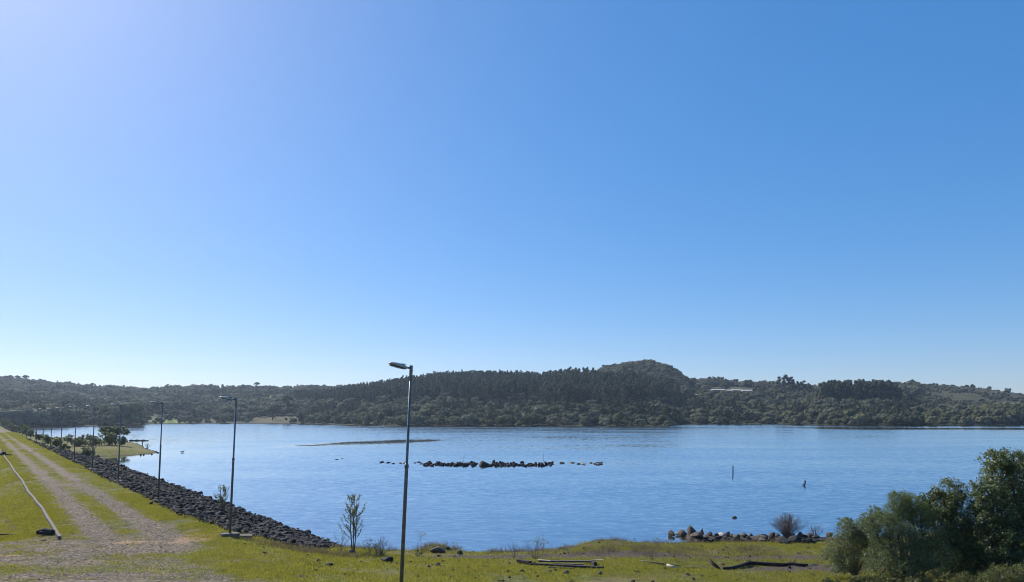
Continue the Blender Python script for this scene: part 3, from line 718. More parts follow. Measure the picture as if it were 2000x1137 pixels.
# boulders along the right-hand shore: px, base row, width px, height px, material
SB = [(1311, 1046, 18, 12, 'b', 'flat-topped brown boulder standing alone in the water at the left end'), (1323, 1045, 9, 7, 'p', 'small pale stone between the leftmost boulder and its neighbour'),
 (1334, 1046, 18, 15, 'b', 'squat brown boulder second from the left of the shore row'), (1351, 1045, 20, 22, 'b', 'tallest pointed brown boulder of the left cluster'), (1371, 1043, 10, 13, 'b', 'thin upright shark-fin boulder'),
 (1362, 1050, 26, 12, 'b', 'long low brown rock in front of the pointed boulders'), (1386, 1046, 12, 9, 'b', 'small round boulder right of the fin-shaped one'), (1378, 1052, 18, 8, 'b', 'low flat rock under the small round boulder'), (1400, 1048, 10, 9, 'b', 'small brown boulder left of the pale one'),
 (1410, 1049, 17, 13, 'p', 'pale angular boulder with a bright sunlit face'), (1423, 1046, 11, 9, 'b', 'small dark boulder just behind the pale one'), (1417, 1057, 14, 11, 'b', 'rounded boulder sitting in front of the row on the grass'),
 (1429, 1049, 10, 8, 'b', 'small rock between the pale and the angular dark boulder'), (1438, 1054, 19, 15, 'b', 'angular dark brown boulder, broad faced, mid row'), (1453, 1049, 13, 12, 'b', 'rounded boulder right of the angular one'), (1466, 1047, 9, 6, 'b', 'small flat stone where the row thins out'),
 (1490, 1049, 26, 5, 'b', 'long flat slab of rock before the big dark boulder'), (1509, 1054, 22, 19, 'k', 'big dark boulder left of the bare shrub'), (1533, 1062, 26, 16, 'k', 'broad dark boulder right below the bare shrub'), (1553, 1060, 24, 18, 'k', 'rough dark boulder right of the bare shrub foot'),
 (1562, 1050, 16, 13, 'b', 'brown boulder on top behind the dark heap'), (1577, 1062, 20, 16, 'k', 'dark boulder at the right end of the heap'), (1621, 1046, 14, 9, 'b', 'brown rock at the edge of the big bushes'), (1602, 1058, 12, 7, 'b', 'small pale brown stone between the heap and the bushes')]
for k, (px, py, wp, hp, mt, lb) in enumerate(SB):
    p = on_ground(px, py)
    if p.z < 0: p = on_water(px, py, .05)
    sc = p.y / F; mm = {'b': RB[k % 5], 'p': RP[k % 2], 'k': RBK[k % 3]}[mt]
    o = link('boulder', mm, None, (p.x, p.y, p.z + hp * sc * .28), (random.uniform(-.15, .15), random.uniform(-.15, .15), random.uniform(0, 6)), (wp * sc * .54, wp * sc * .46, hp * sc * .66))
    if k == 4: o.scale = (.16, .16, .36)
    if k == 3: o.scale.z *= 1.1
    tag(o, lb, 'boulder', 'boulders along the right shore')
for k in range(70):
    px = random.choice([random.uniform(1330, 1600), random.uniform(1480, 1600)]); py = random.uniform(1046, 1061); p = on_ground(px, py)
    if p.y > 46.5: p = on_water(px, py, .05)
    p.z = max(p.z, 0); sz = random.uniform(.10, .26)
    o = link('stone', random.choice([RB[0], RB[3], RBK[0], RKF[1], RKF[3]]), None, (p.x, p.y, p.z + sz * .2), (random.uniform(-.4, .4), random.uniform(-.4, .4), random.uniform(0, 6)), (sz * 1.2, sz, sz * .8))
    tag(o, 'small dark rubble stone between the boulders of the right shore', 'stone', 'rubble between the shore boulders')
# stones on the near bank
NB = [(755, 1098, 25, 14, 'k', 'dark wedge-shaped boulder on the bank left of the nearest lamp pole'), (856, 1080, 30, 13, 'b', 'mossy brown rock capping the hump right of the nearest lamp pole'), (899, 1083, 16, 9, 'k', 'dark rock on the small hump beside the larger hump'),
 (295, 985, 8, 7, 'k', 'lone black stone on the grass verge by the third lamp'), (688, 1081, 18, 9, 'k', 'dark stone at the foot of the sapling'), (857, 1104, 12, 6, 'r', 'small grey stone on the grass right of the nearest lamp pole'),
 (884, 1128, 13, 5, 'r', 'grey stone low in the foreground grass'), (1085, 1116, 9, 6, 'k', 'dark stone in front of the left end of the timbers'), (1106, 1120, 20, 7, 'k', 'dark flat clod in front of the timbers'), (1073, 1118, 12, 6, 'k', 'small dark clod in front of the timbers'), (1020, 1118, 12, 6, 'k', 'black stone left of the timbers'),
 (640, 1106, 22, 7, 'k', 'dark stone lying in the mown patch below the stone slope'), (622, 1110, 8, 4, 'r', 'small stone left of the dark stone in the mown patch'), (1419, 1070, 9, 4, 'b', 'small brown stone alone on the grass below the boulders'), (1370, 1126, 9, 4, 'b', 'small pinkish stone low in the grass left of the fallen branch'),
 (685, 1108, 8, 5, 'p', 'pale pebble on the grass below the sapling'), (1172, 1122, 12, 6, 'r', 'stone right of the timbers'), (1410, 1104, 14, 6, 'b', 'brown stone behind the fallen branch')]
for k, (px, py, wp, hp, mt, lb) in enumerate(NB):
    p = on_ground(px, py); sc = p.y / F; mm = {'b': RB[k % 5], 'p': RP[k % 2], 'k': RBK[k % 3], 'r': RKF[k % 6]}[mt]
    tag(link('stone', mm, None, (p.x, p.y, p.z + hp * sc * .25), (0, 0, random.uniform(0, 6)), (wp * sc * .55, wp * sc * .5, hp * sc * .85)), lb, 'stone')
# concrete piece beside the second lamp
p = on_ground(474, 1050)
m = MB().box((0, 0, .06), (.85, .42, .14), (0.05, 0.06, .35), .015).mesh('slab', M['concrete'])
tag(link('concrete_slab', m, None, p), 'loose tilted concrete slab right of the second lamp post foot', 'slab')
# pale edging along the left of the dam track
pp = []
for yv in np.concatenate([np.linspace(31.2, 60, 26), np.linspace(63, 112, 20)]):
    s = 3.95 + 0.05 * math.sin(yv * .35) + 0.02 * math.sin(yv * 1.1 + 1)
    xx = s - A * yv; pp.append((xx, yv, gh(xx, yv) + 0.10))
m = MB(); dperp = Vector((0.786, 0.618, 0))
m.loft([[(px_ - dperp.x * .075, py_ - dperp.y * .075, pz_ - .16), (px_ + dperp.x * .075, py_ + dperp.y * .075, pz_ - .16), (px_ + dperp.x * .065, py_ + dperp.y * .065, pz_ + .07), (px_ - dperp.x * .065, py_ - dperp.y * .065, pz_ + .07)] for px_, py_, pz_ in pp])
tag(link('concrete_kerb', m.mesh('kerb', M['concrete'])), 'long pale wavering edging strip running beside the left of the dam track', 'kerb')
p = on_ground(4, 890)
m = MB().tube([(0, 0, 0), (.1, .2, .5), (-.3, .5, .9)], [.3, .22, .1], 8).tube([(-.4, 0, .2), (.5, .1, .15), (.9, .3, .1)], [.2, .18, .1], 8).mesh('stump', M['dark_wood'])
tag(link('wood_stump', m, None, p, (0, 0, 0), (1.2, 1.2, .8)), 'black broken stump on the grass at the left frame edge beside the edging strip', 'stump')
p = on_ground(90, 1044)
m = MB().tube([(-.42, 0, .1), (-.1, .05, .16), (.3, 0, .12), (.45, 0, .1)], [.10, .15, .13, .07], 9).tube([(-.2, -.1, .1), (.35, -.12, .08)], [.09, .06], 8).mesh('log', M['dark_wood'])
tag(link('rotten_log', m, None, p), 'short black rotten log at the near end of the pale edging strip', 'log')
p = on_ground(87, 1056)
tag(link('stone', RBK[1], None, p, (0, 0, 1), (.17, .1, .07)), 'small black stone on the grass just below the rotten log', 'stone')
p = on_ground(30, 1046)
m = MB().tube([(-1.1, .1, .03), (-.4, 0, .05), (.4, .05, .05), (1.2, -.05, .02)], [.03, .045, .04, .02], 7).mesh('stick', M['dark_wood'])  # thin dark tube laid on the grass in place of a shadow line
tag(link('shadow_strip', m, None, p), 'thin dark strip standing in for the shadow line left of the rotten log', 'stick')
# timbers
def beam(px0, py0, px1, py1, wd, th, mat, name, label, cat, zoff=0.04):
    a = on_ground(px0, py0); b_ = on_ground(px1, py1); a.z += zoff + th * .5; b_.z += zoff + th * .5
    mid = (a + b_) / 2; L_ = (b_ - a).length
    d = (b_ - a).normalized(); rotz = math.atan2(d.y, d.x); roty = -math.asin(d.z)
    m = MB().box((0, 0, 0), (L_, wd, th), bevel=th * .12).mesh(name, mat)
    return tag(link(name, m, None, mid, (0, roty, rotz)), label, cat)
beam(1052, 1102, 1160, 1102.5, .16, .07, M['wood'], 'timber_plank', 'long grey plank at the back of the timber heap', 'plank', .10)
beam(1030, 1104, 1178, 1112, .18, .09, M['dark_wood'], 'timber_beam', 'longest dark beam slanting along the front of the timber heap', 'beam', .02)
beam(1085, 1105, 1140, 1107, .12, .06, M['wood'], 'timber_plank', 'short plank between the two longer timbers', 'plank', .06)
beam(1072, 1110, 1120, 1112, .14, .06, M['dark_wood'], 'timber_plank', 'short dark offcut in front of the slanting beam', 'plank', .0)
beam(1012, 1100, 1036, 1104, .2, .14, M['dark_wood'], 'timber_block', 'dark block at the left end of the timber heap', 'timber block')
beam(1157, 1104, 1163, 1108, .14, .22, M['dark_wood'], 'timber_block', 'upright dark end block at the right of the timber heap', 'timber block', 0)
beam(1050, 1101.5, 1075, 1103, .12, .03, M['pale_wood'], 'timber_plank', 'pale split plank lying on the left of the timber heap', 'plank', .16)
beam(1156, 1096, 1178, 1097, .08, .05, M['pale_wood'], 'bleached_stick', 'small bleached stick behind the right end of the timbers', 'stick')
def branch(pxs, rad_, mat, name, label, cat, side=()):
    pts_ = [on_ground(px, py) + Vector((0, 0, lift)) for px, py, lift in pxs]; o0 = pts_[0].copy()
    m = MB().tube([p - o0 for p in pts_], rad_, 8)
    for i, dv, r_ in side: q = pts_[i] - o0; m.tube([q, q + Vector(dv) * .5, q + Vector(dv)], [r_, r_ * .7, r_ * .35], 6)
    return tag(link(name, m.mesh(name, mat, True), None, o0), label, cat)
branch([(1386, 1108, .32), (1395, 1110, .16), (1405, 1113, .05)], [.06, .085, .05], M['dark_wood'], 'fallen_branch', 'short dark broken branch end tilting up left of the long fallen branch', 'branch', [(1, (-.2, 0, .3), .03)])
branch([(1412, 1112.5, .06), (1430, 1112.5, .06), (1447, 1109.5, .1), (1463, 1104.5, .12), (1482, 1105, .1), (1505, 1106, .1), (1530, 1106.5, .08), (1548, 1105, .1), (1562, 1106.5, .08), (1578, 1107, .08)], [.05, .08, .09, .10, .09, .09, .08, .075, .07, .05], M['dark_wood'], 'fallen_branch', 'long dark wavy fallen branch lying across the grass by the big bushes', 'branch', [(3, (-.15, 0, .15), .03), (7, (.2, .1, .14), .03)])
branch([(1248, 1097.5, .05), (1275, 1101, .06), (1303, 1106, .06), (1330, 1107.5, .04)], [.03, .04, .045, .025], M['wood'], 'fallen_pole', 'thin grey pole lying on the grass left of the dark branch', 'pole')
branch([(1304, 1107, .06), (1310, 1110, .07), (1324, 1112, .06)], [.07, .085, .05], M['pale_wood'], 'driftwood', 'pale chunk of driftwood at the right end of the thin grey pole', 'driftwood')
branch([(1335, 1110, .04), (1350, 1109, .04), (1365, 1110, .03)], [.02, .025, .015], M['pale_wood'], 'driftwood', 'thin bleached stick between the driftwood chunk and the dark branch', 'stick')
branch([(1596, 1104, .04), (1578, 1106, .05), (1590, 1103, .12)], [.02, .025, .015], M['pale_wood'], 'bleached_stick', 'short bleached stick at the right tip of the long dark branch', 'stick')

# ------------------------------------------------------------------ near shrubs and trees
def limb_net(m, root, tips, r0, r1, seg=5, wob=.12, n=6, rr=random):
    for tpt in tips:
        v = Vector(tpt) - Vector(root); pts_ = []
        for k in range(seg + 1):
            t = k / seg
            q = Vector(root) + v * t + Vector((rr.uniform(-1, 1), rr.uniform(-1, 1), rr.uniform(-.5, .5))) * wob * v.length * (t * (1 - t)) * 2
            q.z += -v.length * .0 + v.length * .12 * math.sin(math.pi * t) * .5
            pts_.append(q)
        m.tube(pts_, [r0 + (r1 - r0) * (k / seg) for k in range(seg + 1)], n, cap=False)
def bush(name, label, cat, loc, lobes, nleaf, lsize, leafm, barkm, trunk_r=.08, stems=None, seed=1, aspect=.55, jitter=.9, fill=1.0, group=None, shoots=0):
    r = np.random.default_rng(seed); rr = random.Random(seed)
    t = link(name, None, None, loc)
    tag(t, label, cat, group)
    m = MB()
    tips = [(l[0] * .9, l[1] * .9, l[2] + l[3] * .3) for l in lobes]
    limb_net(m, (0, 0, -.1), tips, trunk_r, trunk_r * .25, rr=rr)
    for l in lobes:
        for q in range(4):
            a_ = rr.uniform(0, 6.3); e_ = rr.uniform(-.2, 1.3)
            tip = (l[0] + math.cos(a_) * math.cos(e_) * l[3] * .95, l[1] + math.sin(a_) * math.cos(e_) * l[3] * .95, l[2] + math.sin(e_) * l[3] * .9)
            limb_net(m, (l[0] * .8, l[1] * .8, max(.1, l[2] - l[3] * .4)), [tip], trunk_r * .35, .008, 4, rr=rr, n=4)
    link('trunk', m.mesh('stems', barkm, True), t)
    cs, ns = [], []
    tot = sum(l[3] ** 2 for l in lobes)
    for l in lobes:
        n = int(nleaf * l[3] ** 2 / tot)
        # twiggy clusters inside each lobe
        nc = max(6, n // 26)
        d = r.normal(size=(nc, 3)); d[:, 2] += .15; d /= np.linalg.norm(d, axis=1)[:, None]
        cc = np.array(l[:3]) + d * (l[3] * r.uniform(.35, 1.08, nc) ** .7)[:, None] * np.array([1, 1, l[4] if len(l) > 4 else .9])
        which = r.integers(0, nc, n)
        q = cc[which] + r.normal(size=(n, 3)) * l[3] * .10
        cs.append(q); ns.append(d[which] * .6 + r.normal(size=(n, 3)) * jitter + np.array([0, 0, .5]))
    cs = np.concatenate(cs); ns = np.concatenate(ns)
    keep = cs[:, 2] > 0.03
    V, Q_ = leaves(cs[keep], ns[keep], lsize, r, aspect)
    link('foliage', mesh_np('foliage', V, Q_, leafm), t)
    return t
def P_at(px, d): xx = (px - 1000) / F * d; return Vector((xx, d, gh(xx, d)))
def zl(py, d, base): return CZ - (py - HY) / F * d - base.z
def px_lobes(base, d, spec):        # spec: px, row, radius px, depth offset
    return [((px - 1000) / F * d - base.x, dy, zl(py, d, base), rp * d / F, *q) for px, py, rp, dy, *q in spec]
# the big clump at the right
d = 27.5; b0 = P_at(1955, d)
bush('tall_shrub', 'tallest dark glossy-leaved tree of the clump, at the right frame edge', 'tree', b0, px_lobes(b0, d, [(1945, 900, 27, 0), (1965, 935, 35, .3), (1925, 960, 32, -.2), (1990, 905, 30, .2), (2010, 960, 45, 0), (1950, 1000, 48, .2), (2000, 1050, 60, 0), (1935, 1060, 45, -.4), (1960, 1105, 45, -.5), (2040, 1010, 60, .5), (1915, 1010, 28, -.1), (2050, 920, 40, .5)]), 52000, .085, M['bush'], M['bark'], .10, seed=11)
d = 28.5; b0 = P_at(1858, d)
bush('round_shrub', 'dense round-topped shrub left of the tallest tree', 'shrub', b0, px_lobes(b0, d, [(1855, 962, 30, 0), (1838, 985, 30, -.2), (1870, 990, 32, .2), (1850, 1025, 42, 0), (1880, 1040, 40, .2), (1835, 1070, 42, -.4), (1900, 1085, 40, -.3), (1905, 1045, 34, .2), (1850, 1110, 38, -.8), (1875, 1090, 45, -.3), (1822, 962, 12, 0), (1812, 1002, 26, .2), (1818, 985, 20, .3)]), 34000, .08, M['bush'], M['bark'], .08, seed=12)
d = 28.0; b0 = P_at(1785, d)
bush('feathery_shrub', 'bright green fine-leaved shrub with rounded top left of the dense one', 'shrub', b0, px_lobes(b0, d, [(1757, 978, 24, 0), (1782, 990, 28, .2), (1745, 1000, 22, -.1), (1800, 1010, 28, 0), (1765, 1018, 26, .1), (1740, 1020, 14, 0)]), 26000, .055, M['feather'], M['bark'], .06, seed=13, aspect=.3)
d = 27.2; b0 = P_at(1760, d)
bush('bramble_shrub', 'tangled dark shrub filling in beneath the bright green one', 'shrub', b0, px_lobes(b0, d, [(1755, 1050, 36, 0), (1790, 1055, 40, .3), (1730, 1075, 32, -.2), (1770, 1090, 38, -.4), (1815, 1085, 40, 0), (1725, 1045, 24, .1), (1702, 1024, 24, .2), (1735, 1022, 26, .3), (1700, 1100, 34, -.6), (1820, 1050, 34, .2), (1790, 1105, 36, -.7), (1740, 1110, 32, -.8)]), 30000, .06, M['greybush'], M['bark'], .06, seed=14)
d = 29.0; b0 = P_at(1668, d)
bush('grey_shrub', 'low grey-brown twiggy shrub at the left end of the clump', 'shrub', b0, px_lobes(b0, d, [(1650, 1032, 20, 0), (1668, 1045, 28, .2), (1640, 1060, 28, -.2), (1690, 1040, 28, .1), (1675, 1075, 36, -.3), (1628, 1080, 24, -.1), (1705, 1072, 34, 0), (1650, 1092, 30, -.5), (1700, 1050, 30, .3), (1625, 1100, 22, -.6)]), 24000, .055, M['greybush'], M['twig'], .05, seed=15)
d = 30.0; b0 = P_at(1712, d)
bush('small_shrub', 'small green shrub peeping up between the grey and the bright green one', 'shrub', b0, px_lobes(b0, d, [(1710, 1003, 17, 0), (1700, 1018, 17, .1), (1720, 1020, 20, 0), (1655, 1022, 14, .2)]), 4500, .06, M['feather'], M['bark'], .04, seed=16)
for k, (px, dd, w_, h_, lb) in enumerate([(1650, 26.2, 34, 24, 'low leafy weeds at the foot of the grey shrub'), (1735, 25.6, 36, 28, 'low leafy weeds under the tangled dark shrub'), (1800, 25.2, 40, 30, 'patch of pale green weeds below the dense round shrub'), (1880, 25.0, 44, 42, 'pale green weeds below the gap before the tallest tree'), (1955, 24.8, 50, 60, 'upright pale green weed clump at the foot of the tallest tree')]):
    b0 = P_at(px, dd)
    bush('weed_clump', lb, 'weeds', b0, [(random.uniform(-1, 1) * w_ * dd / F, random.uniform(-.3, .3), random.uniform(.1, .8) * h_ * dd / F, random.uniform(.35, .5) * h_ * dd / F) for q in range(8)], 4200, .06, M['young'], M['twig'], .02, seed=30 + k)
# bare round shrub on the shore boulders
def bare_shrub(label, base, wd, ht, n, mat, seed, leaf=0, name='bare_shrub', cat='shrub', rr0=.022):
    rr = random.Random(seed); t = link(name, None, None, base); tag(t, label, cat); m = MB(); tips = []
    for k in range(n):
        a_ = rr.uniform(0, 6.28); e_ = rr.uniform(.1, 1.1)
        R_ = rr.uniform(.75, 1.0)
        tip = Vector((math.cos(a_) * wd * .5 * math.cos(e_ * 1.35) * R_ * 1.15, math.sin(a_) * wd * .45 * math.cos(e_ * 1.35) * R_, ht * (0.38 + .62 * math.sin(e_ * 1.5)) * R_))
        mid = tip * .5 + Vector((rr.uniform(-.1, .1), rr.uniform(-.1, .1), ht * .04)) * wd * .5
        m.tube([(0, 0, -.1), mid * .55, mid, tip], [rr0, rr0 * .7, rr0 * .5, rr0 * .25], 4, cap=False)
        for q in range(5):
            f_ = rr.uniform(.45, .95); p0 = mid.lerp(tip, max(0, f_ * 2 - 1)) if f_ > .5 else Vector((0, 0, 0)).lerp(mid, f_ * 2)
            tp = p0 + Vector((rr.uniform(-1, 1), rr.uniform(-1, 1), rr.uniform(.1, 1))) * ht * .16
            m.tube([p0, tp], [rr0 * .4, rr0 * .2], 3, cap=False); tips.append(tp)
        tips.append(tip)
    link('branches', m.mesh('branches', mat), t)
    if leaf:
        r = np.random.default_rng(seed); c_ = np.array([tips[i] for i in r.integers(0, len(tips), leaf)]) + r.normal(size=(leaf, 3)) * .04 * ht
        V, Q_ = leaves(c_, r.normal(size=(leaf, 3)), .05, r); link('leaves', mesh_np('leaves', V, Q_, M['young']), t)
    return t
b0 = on_ground(1538, 1052); bare_shrub('round bare grey shrub fanning out above the dark shore boulders', b0, 74 * b0.y / F, 52 * b0.y / F, 190, M['twig'], 3, rr0=.013)
b0 = on_ground(1592, 1050); bare_shrub('sparse dry twigs right of the round bare shrub', b0, 1.3, .9, 16, M['twig'], 4)
c = on_ground(1598, 1048)
tag(link('stake', MB().tube([(0, 0, -.1), (0, 0, .75)], [.05, .045], 7).mesh('stake', M['dark_wood']), None, c), 'short dark upright stake between the boulder heap and the bushes', 'stake')
# sapling and small plants on the near shore
def sapling(label, base, ht, wd, nst, nleaf, seed, name='sapling', leafm='young', lsz=.07, barkm='bark'):
    rr = random.Random(seed); r = np.random.default_rng(seed); t = link(name, None, None, base); tag(t, label, 'sapling'); m = MB(); cs = []
    for st in range(nst):
        ox = (st - (nst - 1) / 2) * .14; top = Vector((ox * 1.5 + rr.uniform(-.1, .1), rr.uniform(-.1, .1), ht * rr.uniform(.9, 1)))
        m.tube([(ox * .3, 0, -.1), (ox, 0, ht * .4), top], [.032, .024, .008], 6)
        for k in range(13):
            f_ = rr.uniform(.22, .95); p0 = Vector((ox, 0, 0)).lerp(top, f_); a_ = rr.uniform(0, 6.3)
            L_ = wd * .5 * (1.15 - abs(f_ - .4)) * rr.uniform(.6, 1)
            tip = p0 + Vector((math.cos(a_) * L_, math.sin(a_) * L_ * .8, L_ * rr.uniform(.9, 1.7))); tip.z = min(tip.z, ht * 1.02)
            mid = (p0 + tip) / 2 + Vector((math.cos(a_), math.sin(a_), -.3)) * L_ * .12
            m.tube([p0, mid, tip], [.011, .009, .004], 4, cap=False)
            for q in range(nleaf // (13 * nst)):
                g_ = rr.uniform(.25, 1.02); b_ = p0.lerp(mid, g_ * 2) if g_ < .5 else mid.lerp(tip, g_ * 2 - 1); cs.append(b_ + Vector((rr.gauss(0, .035), rr.gauss(0, .035), rr.gauss(0, .035))))
    link('stem', m.mesh('stems', M[barkm]), t)
    cs = np.array(cs); V, Q_ = leaves(cs, r.normal(size=cs.shape) + [0, 0, .4], lsz, r); link('leaves', mesh_np('leaves', V, Q_, M[leafm]), t); return t
b0 = on_ground(690, 1080); sapling('tall slender leafy sapling on the shore left of the nearest lamp pole', b0, 2.95, 1.2, 3, 2400, 5, lsz=.058)
b0 = on_ground(435, 990); b0 = P_at(435, 47); sapling('small pale leafy sapling growing out of the stones behind the second lamp', b0, 62 * 47 / F * .95, 1.0, 3, 900, 6)
for px, py, wd, ht, n, lf, lb in ((665, 1078, 1.3, 1.2, 12, 90, 'thin spreading shoots left of the sapling foot'), (722, 1084, 1.2, .9, 14, 160, 'leafy low shoots right of the sapling foot'), (745, 1086, 1.1, 1.0, 30, 60, 'grey dry bush between the sapling and the nearest lamp'), (735, 1085, .7, .7, 14, 200, 'small green bush tucked beside the grey dry bush'),
                                  (815, 1088, 1.2, .8, 14, 0, 'dry curved twigs just right of the nearest lamp pole'), (1045, 1092, 1.6, 1.2, 16, 60, 'loose straggly shoots on the shore behind the timbers'), (1005, 1091, 1.0, .9, 10, 20, 'pale fan of dry stems left of the straggly shoots'), (1320, 1058, 1.2, .8, 22, 30, 'dry weeds at the water edge left of the boulders'), (1285, 1064, 1.2, .5, 14, 30, 'low dry weeds on the shore left of the boulders')):
    b0 = on_ground(px, py); bare_shrub(lb, b0, wd, ht, n, M['twig'], int(px), lf, 'dry_bush', 'bush', .009)
def stalk(px, py, hp, lb, k, head='young'):
    b0 = on_ground(px, py); h = hp * b0.y / F; rr = random.Random(k); r = np.random.default_rng(k); t = link('weed_stalk', None, None, b0); tag(t, lb, 'weed'); m = MB(); top = Vector((rr.uniform(-.08, .08), 0, h)); tips = []
    m.tube([(0, 0, -.05), (top.x * .4, 0, h * .5), top], [.014, .011, .006], 5)
    for q in range(6):
        a_ = q * 1.05; p0 = Vector((0, 0, 0)).lerp(top, rr.uniform(.6, .95)); tp = p0 + Vector((math.cos(a_) * .25, math.sin(a_) * .2, rr.uniform(0, .2))); m.tube([p0, tp], [.006, .003], 3, cap=False); tips.append(tp)
    link('stem', m.mesh('stem', M['twig']), t)
    c_ = np.array([tips[i] for i in r.integers(0, 6, 46)]) + r.normal(size=(46, 3)) * .05
    V, Q_ = leaves(c_, r.normal(size=(46, 3)), .055, r); link('seed_head', mesh_np('leaves', V, Q_, M[head]), t)
stalk(823, 1086, 48, 'tall thin weed stalk by the hump right of the nearest lamp', 3)
stalk(897, 1085, 20, 'short weed stalk on the smaller hump', 4)
stalk(1050, 1092, 38, 'weed stalk with pale flower heads behind the timbers', 5)
stalk(1060, 1093, 34, 'leaning weed stalk beside the pale-headed one', 6)
stalk(961, 1092, 18, 'lone short stalk on the shore mid picture', 7)
stalk(1110, 1085, 14, 'short yellow-headed weed where the shore bends', 8)
stalk(248, 935, 20, 'thin stalk on the stone slope beside the fourth lamp', 9)
stalk(1234, 1070, 12, 'small weed on the grass edge where the shore bends right', 10)

# bushes of the dam and the grassy point
def far_bush(px, py, d, wp, hp, mat, lb, name='bush', cat='bush', seed=0, nl=900, lsz=.22, flat=False, grp=None):
    xx = (px - 1000) / F * d; b0 = Vector((xx, d, max(gh(xx, d), 0)))
    rr = random.Random(seed); sc = d / F; W, H_ = wp * sc * .5, hp * sc
    lob = []
    for q in range(9):
        a_ = rr.uniform(0, 6.3); rd = rr.uniform(0, .75)
        z_ = (H_ * rr.uniform(.25, .72)) if not flat else H_ * rr.uniform(.6, .82)
        lob.append((math.cos(a_) * W * rd, math.sin(a_) * W * rd * .8, z_, H_ * rr.uniform(.22, .33) if not flat else H_ * .2, .8))
    if not flat: lob += [(rr.uniform(-.8, .8) * W, rr.uniform(-.4, .4) * W, H_ * .28, H_ * .3, .9) for q in range(4)]
    return bush(name, lb, cat, b0, lob, int(nl * 2.4), lsz * 1.15, mat, M['bark'], .06, seed=seed, group=grp)
far_bush(226, 0, 160, 74, 39, M['greybush'], 'umbrella-crowned spreading tree on the grassy point', 'spreading_tree', 'tree', 41, 5200, .20, True)
far_bush(213, 0, 157, 90, 31, M['greybush'], 'dense dark scrub beneath the spreading tree on the grassy point', 'scrub', 'bush', 42, 4200, .19)
far_bush(146, 0, 150, 54, 28, M['greybush'], 'round brownish bush left of the spreading tree on the point', 'bush', 'bush', 43, 2600, .18)
far_bush(180, 0, 150, 56, 22, M['greybush'], 'low bush linking the round bush and the scrub on the point', 'bush', 'bush', 44, 1400, .18)
far_bush(170, 0, 118, 26, 28, M['bush'], 'dark green bush on the stones below the point, between two lamps', 'bush', 'bush', 45, 1600, .14)
far_bush(112, 0, 137, 20, 24, M['bush'], 'dark leafy shrub standing upright beside the seventh lamp foot', 'bush', 'bush', 46, 1400, .15)
far_bush(94, 0, 150, 26, 22, M['feather'], 'bright green bush on the dam slope beside the eighth lamp', 'bush', 'bush', 47, 1500, .15)
far_bush(125, 0, 130, 26, 14, M['greybush'], 'low grey-green bush right of the seventh lamp foot', 'bush', 'bush', 48, 1000, .15)
far_bush(76, 0, 172, 24, 18, M['bush'], 'green bush on the dam slope left of the bright green one', 'bush', 'bush', 49, 1000, .18)
far_bush(60, 0, 195, 20, 18, M['greybush'], 'bush on the dam slope behind the tenth lamp', 'bush', 'bush', 50, 900, .2)
far_bush(50, 0, 220, 18, 20, M['feather'], 'taller pale bush at the far dam slope', 'bush', 'bush', 51, 900, .2)
far_bush(36, 0, 255, 14, 13, M['greybush'], 'small bush near the far end of the lamp row', 'bush', 'bush', 52, 700, .24)
far_bush(22, 0, 285, 18, 14, M['bush'], 'dark bush near the far end of the dam', 'bush', 'bush', 53, 700, .26)
far_bush(10, 0, 300, 18, 20, M['feather'], 'green bush at the far end of the dam against the left frame edge', 'bush', 'bush', 54, 900, .26)
far_bush(30, 0, 270, 12, 12, M['bush'], 'low dark bush between the small bush and the far end bushes', 'bush', 'bush', 55, 600, .26)
# post on the spit
c = on_water(278, 872)
m = MB().tube([(0, 0, -.3), (0, 0, 1.25)], [.12, .11], 8).box((0, 0, 1.27), (.9, .3, .08)).mesh('post', M['wood'])
tag(link('water_gauge_post', m, None, c), 'short post with a flat top standing off the grassy point', 'post')
bare_shrub('dry twigs on the rocky edge of the grassy point', Vector((on_water(288, 876).x, on_water(288, 876).y, 0)), 2.2, 1.4, 16, M['twig'], 88, 0, 'dry_bush', 'bush', .03)
for px, py, w_ in [(267, 867, .5), (272, 870, .6), (279, 874, .5), (285, 877, .7), (291, 880, .5), (298, 882, .7), (304, 883.5, .6), (308, 885, .4), (275, 889.5, .35), (296, 888, .3), (281, 889, .3)]:
    c = on_water(px, py); tag(link('rock', RKF[int(px) % 6], None, (c.x, c.y, .05), (0, 0, px), (w_ * .8, w_ * .6, .28)), 'small dark rock along the water edge of the grassy point', 'rock', 'rocks edging the grassy point')
for px in range(256, 290, 4):
    c = on_water(px, 861.5); tag(link('rock', RKF[px % 6], None, (c.x, c.y, .08), (0, 0, px), (.75, .45, .42)), 'low dark rock of the thin spit behind the grassy point', 'rock', 'rocks of the thin spit')

